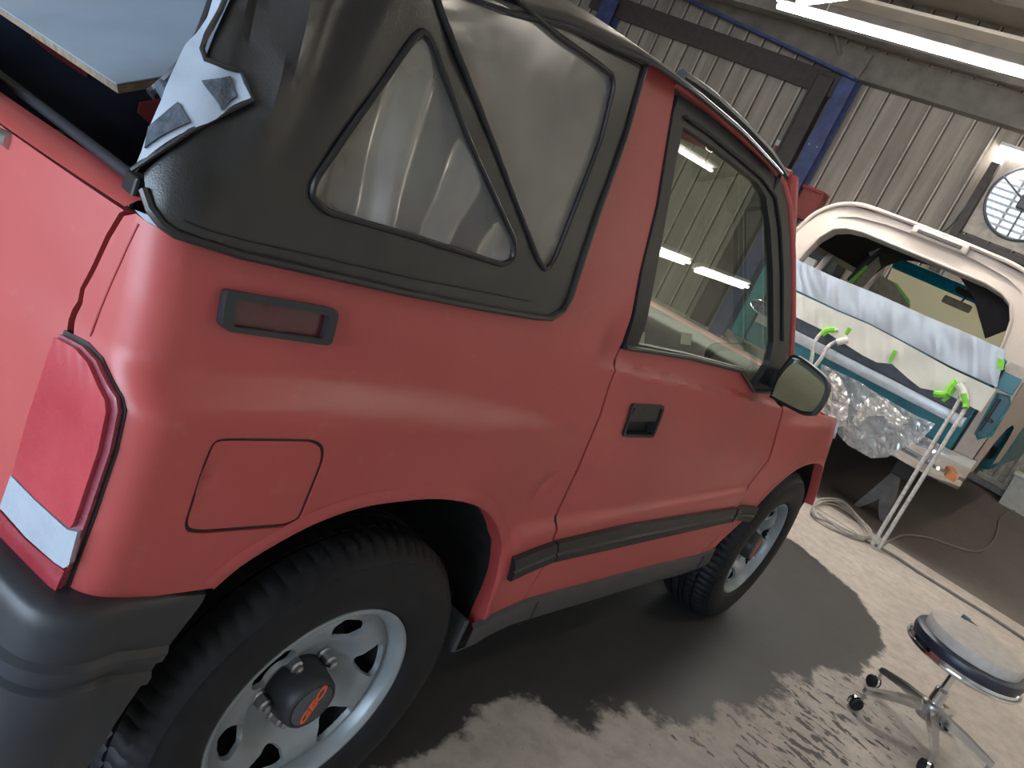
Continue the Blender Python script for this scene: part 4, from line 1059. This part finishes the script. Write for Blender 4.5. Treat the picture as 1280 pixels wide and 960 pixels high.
# masking film, paper band, bag film: lie on the tailgate
film = sheet_px([(986, 318), (1000, 326), (1040, 345), (1100, 369), (1160, 396), (1220, 421), (1257, 438), (1246, 484), (1187, 457), (1125, 424), (1087, 404), (1049, 388), (986, 358)], BX-.045, 'clear_film', 'masking_film', None, .002, .010, step=.02)
tag(film, 'milky wrinkled masking film hung over the rear window opening', 'film')
pap = sheet_px([(984, 360), (1049, 390), (1087, 406), (1125, 426), (1187, 460), (1245, 487), (1226, 515), (1207, 505), (1182, 491), (1150, 485), (1135, 473), (1115, 455), (1096, 453), (1078, 444), (1059, 432), (1029, 413), (984, 391)], BX-.085, 'masking_paper', 'masking_paper', None, .002, .010, step=.02)
tag(pap, 'white masking paper band taped along the tailgate', 'paper')
bag = sheet_px([(1027, 455), (1050, 466), (1075, 478), (1110, 500), (1140, 517), (1168, 530), (1150, 552), (1128, 560), (1108, 572), (1088, 573), (1060, 556), (1036, 532), (1022, 500)], BX-.225, 'bag_film', 'plastic_bag', None, .002, .05, step=.012, iso=True)
tag(bag, 'crumpled clear plastic sheet draped over the chrome bumper', 'plastic sheet')
# foil-like crumple on the sheet
def foil(L, x, seed):
    pts = [(-a, b) for a, b in PX5(L, x)]
    Fs = lambda a, b: (x+.035*noise.noise(Vector((a*26, b*26, seed)))+.02*noise.noise(Vector((a*60, b*60, seed))), -a, b)
    return panel(pts, [], Fs, .014, 0)
for L, sd in [([(1040, 462), (1055, 480), (1062, 500), (1058, 530), (1045, 535), (1036, 515), (1034, 480)], 1.0), ([(1085, 497), (1105, 498), (1125, 515), (1135, 528), (1120, 535), (1105, 520), (1085, 520), (1072, 535), (1065, 525)], 4.0)]:
    obj('foil_crumple', foil(L, BX-.262, sd), 'crumple', bag)
# green tape strips
def tape(L, x, label):
    o = sheet_px(L, x, 'green_tape', 'tape_strip', None, .002, .004, step=.01); return tag(o, label, 'tape', 'green tape strips on the tailgate')
tape([(1110, 452), (1113, 455), (1122, 439), (1117, 437)], BX-.10, 'green tape strip holding the middle of the paper band')
tape([(1247, 447), (1256, 451), (1254, 463), (1246, 461)], BX-.06, 'green tape strip on the corner of the masking film')
tape([(1176, 500), (1180, 503), (1188, 497), (1184, 494)], BX-.10, 'green tape strip low on the paper band by the taped pipe ends')
# ------------------------------------------------------------------ tube rack leaning on the tailgate
rack = thing('tube_rack', 'pale tubular rack leaning on the truck tailgate with taped hook ends', 'rack', (4.70, -.83, 0))
def hook(px_f, px_m, px_t, px_e, xf, xm, xt):
    f = on(*px_f, 2, .014); m = on(*px_m, 0, xm); t_ = on(*px_t, 0, xt); e = on(*px_e, 0, xt+.02)
    return catmull([f, f+(m-f)*.5, m, t_, e], 6)
R1 = hook((1090, 682), (1180, 532), (1200, 498), (1199, 478), 4.7, 4.97, 5.06)
R2 = hook((1098, 686), (1193, 533), (1209, 503), (1204, 478), 4.7, 4.97, 5.06)
for h in (R1, R2): obj('rail', tube(h, .0135, 10), 'pipe_paint', rack, True)
lf_ = [(4.60, .30, .014), (4.60, .25, .014)]
for (a, b, c, d), fx in zip([((1003, 470), (1017, 430), (1030, 415), (1048, 413)), ((1015, 462), (1032, 437), (1043, 428), (1060, 425))], lf_):
    q = [Vector(fx), Vector(on(*a, 0, 4.93)), Vector(on(*b, 0, 5.0)), Vector(on(*c, 0, 5.06)), Vector(on(*d, 0, 5.08))]
    obj('rail', tube(catmull(q, 6), .0135, 10), 'pipe_paint', rack, True)
def wrap(P, r, mat, name='tape_wrap'):
    P = catmull(P, 4); obj(name, tube(P, [r*(1+.18*noise.noise(Vector((i*.9, r*99, 3)))) for i in range(len(P))], 9), mat, rack, True)
wrap([on(1184, 493, 0, 5.06), on(1190, 484, 0, 5.07), on(1197, 478, 0, 5.07)], .030, 'green_tape')
wrap([on(1197, 480, 0, 5.05), on(1203, 488, 0, 5.05), on(1206, 500, 0, 5.04)], .026, 'masking_paper', 'paper_wrap')
wrap([on(1204, 492, 0, 5.03), on(1207, 503, 0, 5.03), on(1207, 510, 0, 5.02)], .020, 'green_tape')
wrap([on(1168, 492, 0, 5.07), on(1176, 493, 0, 5.06), on(1184, 493, 0, 5.05)], .022, 'green_tape')
wrap([on(1027, 418, 0, 5.05), on(1034, 413, 0, 5.06), on(1044, 412, 0, 5.07)], .022, 'green_tape')
wrap([on(1046, 428, 0, 5.05), on(1053, 426, 0, 5.06), on(1060, 425, 0, 5.07)], .024, 'masking_paper', 'paper_wrap')
wrap([on(1057, 418, 0, 5.06), on(1060, 414, 0, 5.06), on(1062, 410, 0, 5.06)], .014, 'green_tape')
# ------------------------------------------------------------------ jack stand
jc = on(1106, 645, 2, 0); jx, jy = 5.62, -.58
js = thing('jack_stand', 'grey pyramid jack stand under the masked truck', 'jack stand', (jx, jy, 0))
apex = .36
for k in range(4):
    a = math.pi/4+k*math.pi/2
    p0 = Vector((jx+.17*math.cos(a), jy+.17*math.sin(a), 0)); p1 = Vector((jx+.17*math.cos(a+math.pi/2), jy+.17*math.sin(a+math.pi/2), 0))
    t0 = Vector((jx+.035*math.cos(a), jy+.035*math.sin(a), apex)); t1 = Vector((jx+.035*math.cos(a+math.pi/2), jy+.035*math.sin(a+math.pi/2), apex))
    Sq = lambda u, v: tuple((p0*(1-u)+p1*u)*(1-v)+(t0*(1-u)+t1*u)*v)
    obj('leg_plate', panel([(0, 0), (.16, 0), (.5, .36), (.84, 0), (1, 0), (1, 1), (0, 1)], [], Sq, .12, 0), 'jack_grey', js)
obj('ratchet_post', bbox(jx-.02, jx+.02, jy-.02, jy+.02, apex-.02, apex+.09, .003), 'steel', js)
obj('saddle', bbox(jx-.03, jx+.03, jy-.05, jy+.05, apex+.085, apex+.105, .005), 'jack_grey', js)
# ------------------------------------------------------------------ cables on the floor
loops = []
cpx = [(1016, 638), (1028, 629), (1048, 632), (1068, 648), (1084, 670), (1076, 674), (1056, 668), (1034, 656), (1020, 648)]
P = []
for k in range(4):
    for a, b in cpx:
        q = on(a+random.uniform(-2.5, 2.5), b+random.uniform(-2, 2), 2, .006); P.append((q[0], q[1], .006+.010*k+random.uniform(0, .004)))
tag(obj('coiled_cable', tube(catmull(P, 5), .0075, 7), 'cable_pale', None, True), 'coil of pale cable lying behind the front wheel of the red car', 'cable')
P = [on(a, b, 2, .008) for a, b in [(1100, 684), (1112, 676), (1130, 669), (1160, 672), (1195, 684), (1222, 689), (1240, 678), (1247, 662), (1250, 648), (1264, 640), (1290, 630)]]
tag(obj('floor_cord', tube(catmull(P, 6), .008, 7), 'cable', None, True), 'dark cord wandering across the brown floor under the truck', 'cord')
P = [on(a, b, 2, .009) for a, b in [(1082, 676), (1096, 682), (1120, 696), (1150, 716), (1195, 744), (1240, 772), (1300, 812)]]
tag(obj('air_hose', tube(catmull(P, 5), .009, 7), 'cable', None, True), 'dark air hose running straight along the slab joint past the stool', 'hose')
br = thing('wand', 'thin dark rod with a blue plastic end lying on the floor behind the stool', 'rod', tuple(on(1204, 770, 2, 0)))
a, b = on(1212, 776, 2, .008), on(1290, 842, 2, .008)
obj('rod', tube([a, b], .007, 8), 'dark_post', br, True)
a2 = on(1203, 769, 2, .012); obj('blue_end', tube([a2, a2+(a-a2)*1.05], .012, 10), 'blue_plastic', br, True)
# ------------------------------------------------------------------ stool
sx_, sy_ = 2.47, -1.56
stl = thing('rolling_stool', 'low chrome rolling stool with a padded grey seat cover', 'stool', (sx_, sy_, 0))
T0 = Matrix.Translation((sx_, sy_, 0)); T1 = Matrix.Translation((sx_, sy_, .022))
obj('seat_pan', lathe([(0, .305), (.13, .305), (.185, .315), (.200, .325), (.204, .335), (.200, .344), (.194, .346)], 48, T1), 'chrome', stl, True)
obj('seat', lathe([(.188, .338), (.198, .348), (.202, .362), (.198, .378), (.185, .386), (0, .388)], 48, T1), 'stool_vinyl', stl, True)
obj('seat_cover', lathe([(.170, .378), (.174, .386), (.174, .412), (.168, .424), (.15, .430), (0, .434)], 48, T1), 'stool_cover', stl, True)
obj('foot_ring', tube([(sx_+.205*math.cos(a), sy_+.205*math.sin(a), .347) for a in lin(0, 2*math.pi, 49)[:-1]], .006, 8, True), 'chrome', stl, True)
obj('gas_column', lathe([(0, .10), (.026, .10), (.026, .21), (.022, .215), (.014, .22), (.014, .329), (0, .329)], 20, T0), 'chrome', stl, True)
obj('base_hub', lathe([(0, .085), (.036, .085), (.040, .10), (.040, .15), (.032, .158), (0, .158)], 20, T0), 'steel', stl, True)
for k in range(5):
    a = math.radians(55+72*k); d = Vector((math.cos(a), math.sin(a), 0)); s = Vector((-math.sin(a), math.cos(a), 0)); o0 = Vector((sx_, sy_, 0))
    V = []
    for r, z, w, h in ((.03, .125, .017, .017), (.14, .11, .014, .014), (.255, .085, .011, .010)):
        c_ = o0+d*r+Vector((0, 0, z)); V += [tuple(c_+s*w*i+Vector((0, 0, h*j))) for i, j in ((-1, -1), (1, -1), (1, 1), (-1, 1))]
    F = [(i*4+j, i*4+(j+1) % 4, i*4+4+(j+1) % 4, i*4+4+j) for i in range(2) for j in range(4)]+[(3, 2, 1, 0), (8, 9, 10, 11)]
    lg = obj('leg', (V, F), 'chrome', stl)
    cc = o0+d*.245
    obj('caster_stem', tube([cc+Vector((0, 0, .085)), cc+Vector((0, 0, .045))], .007, 8), 'steel', lg)
    for sd in (-1, 1):
        Mw = Matrix.Translation(cc+s*sd*.013+d*.012+Vector((0, 0, .0245))) @ Matrix.Rotation(a, 4, 'Z') @ Matrix.Rotation(math.pi/2, 4, 'X')
        obj('caster_wheel', lathe([(0, -.008), (.020, -.008), (.0245, -.004), (.0245, .004), (.020, .008), (0, .008)], 18, Mw), 'rubber', lg, True)
    obj('caster_hood', xform(lathe([(.027, -.006), (.027, .006)], 16, None), Matrix.Translation(cc+d*.012+Vector((0, 0, .026))) @ Matrix.Rotation(a, 4, 'Z') @ Matrix.Rotation(math.pi/2, 4, 'X')), 'chrome', lg, True)
# ------------------------------------------------------------------ things along the far wall
rp = thing('ribbed_panel', 'dirty white ribbed panel standing against the far wall by the truck', 'panel', (10.1, -.9, .1))
obj('panel_sheet', bbox(10.14, 10.18, -1.50, -.68, .11, 1.5, .006), 'dirty_white', rp)
for k in range(7): obj('rib', bbox(10.07, 10.14, -.735-.12*k-.03, -.735-.12*k+.03, .11, 1.5, .012), 'dirty_white', rp)
obj('foot_rail', bbox(10.04, 10.15, -1.45, -.67, .10, .17, .01), 'dirty_white', rp)
bn = thing('storage_bin', 'off-white plastic bin with a rim on the far floor edge', 'bin', (9.9, -1.25, 0))
bxy = on(1262, 628, 2, 0)
V = []
for z, e in ((0, -.02), (.36, .0)):
    V += [(9.65-e, -1.45-e, z), (10.0+e, -1.45-e, z), (10.0+e, -1.02+e, z), (9.65-e, -1.02+e, z)]
obj('bin_body', (V, [(0, 3, 2, 1), (4, 5, 6, 7), (0, 1, 5, 4), (1, 2, 6, 5), (2, 3, 7, 6), (3, 0, 4, 7)]), 'bin_white', bn)
obj('bin_rim', bbox(9.63, 10.02, -1.47, -1.0, .35, .39, .01), 'bin_white', bn)
rc = thing('red_cabinet', 'dull red metal cabinet hung behind the blue column', 'cabinet', (10.25, 2.78, 2.0))
obj('cabinet_body', bbox(10.14, 10.36, 2.64, 2.935, 1.98, 2.40, .01), 'red_box', rc)
obj('cabinet_door', bbox(10.12, 10.14, 2.66, 2.915, 2.01, 2.34, .008), 'red_box', rc)
obj('cabinet_lip', bbox(10.10, 10.36, 2.63, 2.945, 2.37, 2.41, .006), 'red_dark', rc)
rk2 = thing('wall_clamp', 'small red and white clamp hanging on the ribbed wall', 'tool', (10.35, 3.62, 2.7))
q = on(971, 187, 0, 10.33)
obj('clamp_handle', xform(bbox(-.02, .02, -.035, .035, -.16, .05, .01), Matrix.Translation(tuple(q))), 'red_box', rk2)
obj('clamp_jaw', xform(bbox(-.02, .02, -.06, .06, .05, .13, .01), Matrix.Translation(tuple(q))), 'white_clip', rk2)
wb = thing('work_shelf', 'brown shelf on the far wall seen through the truck side window', 'shelf', (10.1, 2.3, 0))
obj('shelf_top', bbox(9.75, 10.36, 1.7, 2.62, 1.42, 1.47, .01), 'kraft_paper', wb)
for y in (1.75, 2.57): obj('shelf_leg', box(9.80, 9.87, y-.035, y+.035, 0, 1.42), 'dark_post', wb)
tag(obj('black_case', bbox(9.85, 10.25, 1.92, 2.38, 1.47, 1.84, .02), 'dash_black'), 'black equipment case on the shelf seen through the truck', 'case')
tag(obj('grey_tray', bbox(9.85, 10.25, 1.86, 2.42, 1.845, 1.94, .01), 'bumper_plastic'), 'dark grey tray lying on the black case', 'tray')
bo = thing('spray_bottle', 'clear bottle with a blue label on the shelf by the black case', 'bottle', (9.84, 2.46, 1.47))
obj('bottle_body', lathe([(0, 1.47), (.035, 1.47), (.037, 1.5), (.037, 1.64), (.02, 1.68), (.014, 1.69), (.014, 1.72), (0, 1.72)], 16, Matrix.Translation((9.84, 2.46, 0))), 'clear_film', bo, True)
obj('bottle_label', lathe([(.0385, 1.53), (.0385, 1.60)], 16, Matrix.Translation((9.84, 2.46, 0))), 'teal_paint', bo, True)
tag(obj('white_box', bbox(9.76, 9.84, 2.16, 2.30, 1.47, 1.57, .006), 'bin_white'), 'small white box on the shelf in front of the black case', 'box')

# oval maker's badge on the tailgate
ec = on(956, 386, 0, BX-.085)
oval = [(float(ec[1])+.115*math.cos(a), float(ec[2])+.048*math.sin(a)) for a in lin(0, 2*math.pi, 41)[:-1]]
bo_ = obj('oval_badge', prism(oval, 0, BX-.098, BX-.075), 'blue_badge', tgk, False, 'dark blue oval badge with chrome rim')
obj('badge_rim', tube([(BX-.099, a, b) for a, b in oval], .006, 8, True), 'chrome', tgk, True)
fc = bpy.data.curves.new('badge_letters', 'FONT'); fc.body = 'Ford'; fc.size = .075; fc.align_x = 'CENTER'; fc.align_y = 'CENTER'; fc.extrude = .002; fc.shear = .3
tmp = bpy.data.objects.new('badge_tmp', fc); COL.objects.link(tmp); dg = bpy.context.evaluated_depsgraph_get()
me = bpy.data.meshes.new_from_object(tmp.evaluated_get(dg)); bpy.data.objects.remove(tmp)
V = [(BX-.099-v.co.z, float(ec[1])-v.co.x*1.25, float(ec[2])+v.co.y) for v in me.vertices]
obj('badge_letters', (V, [tuple(p.vertices) for p in me.polygons]), 'chrome', tgk)
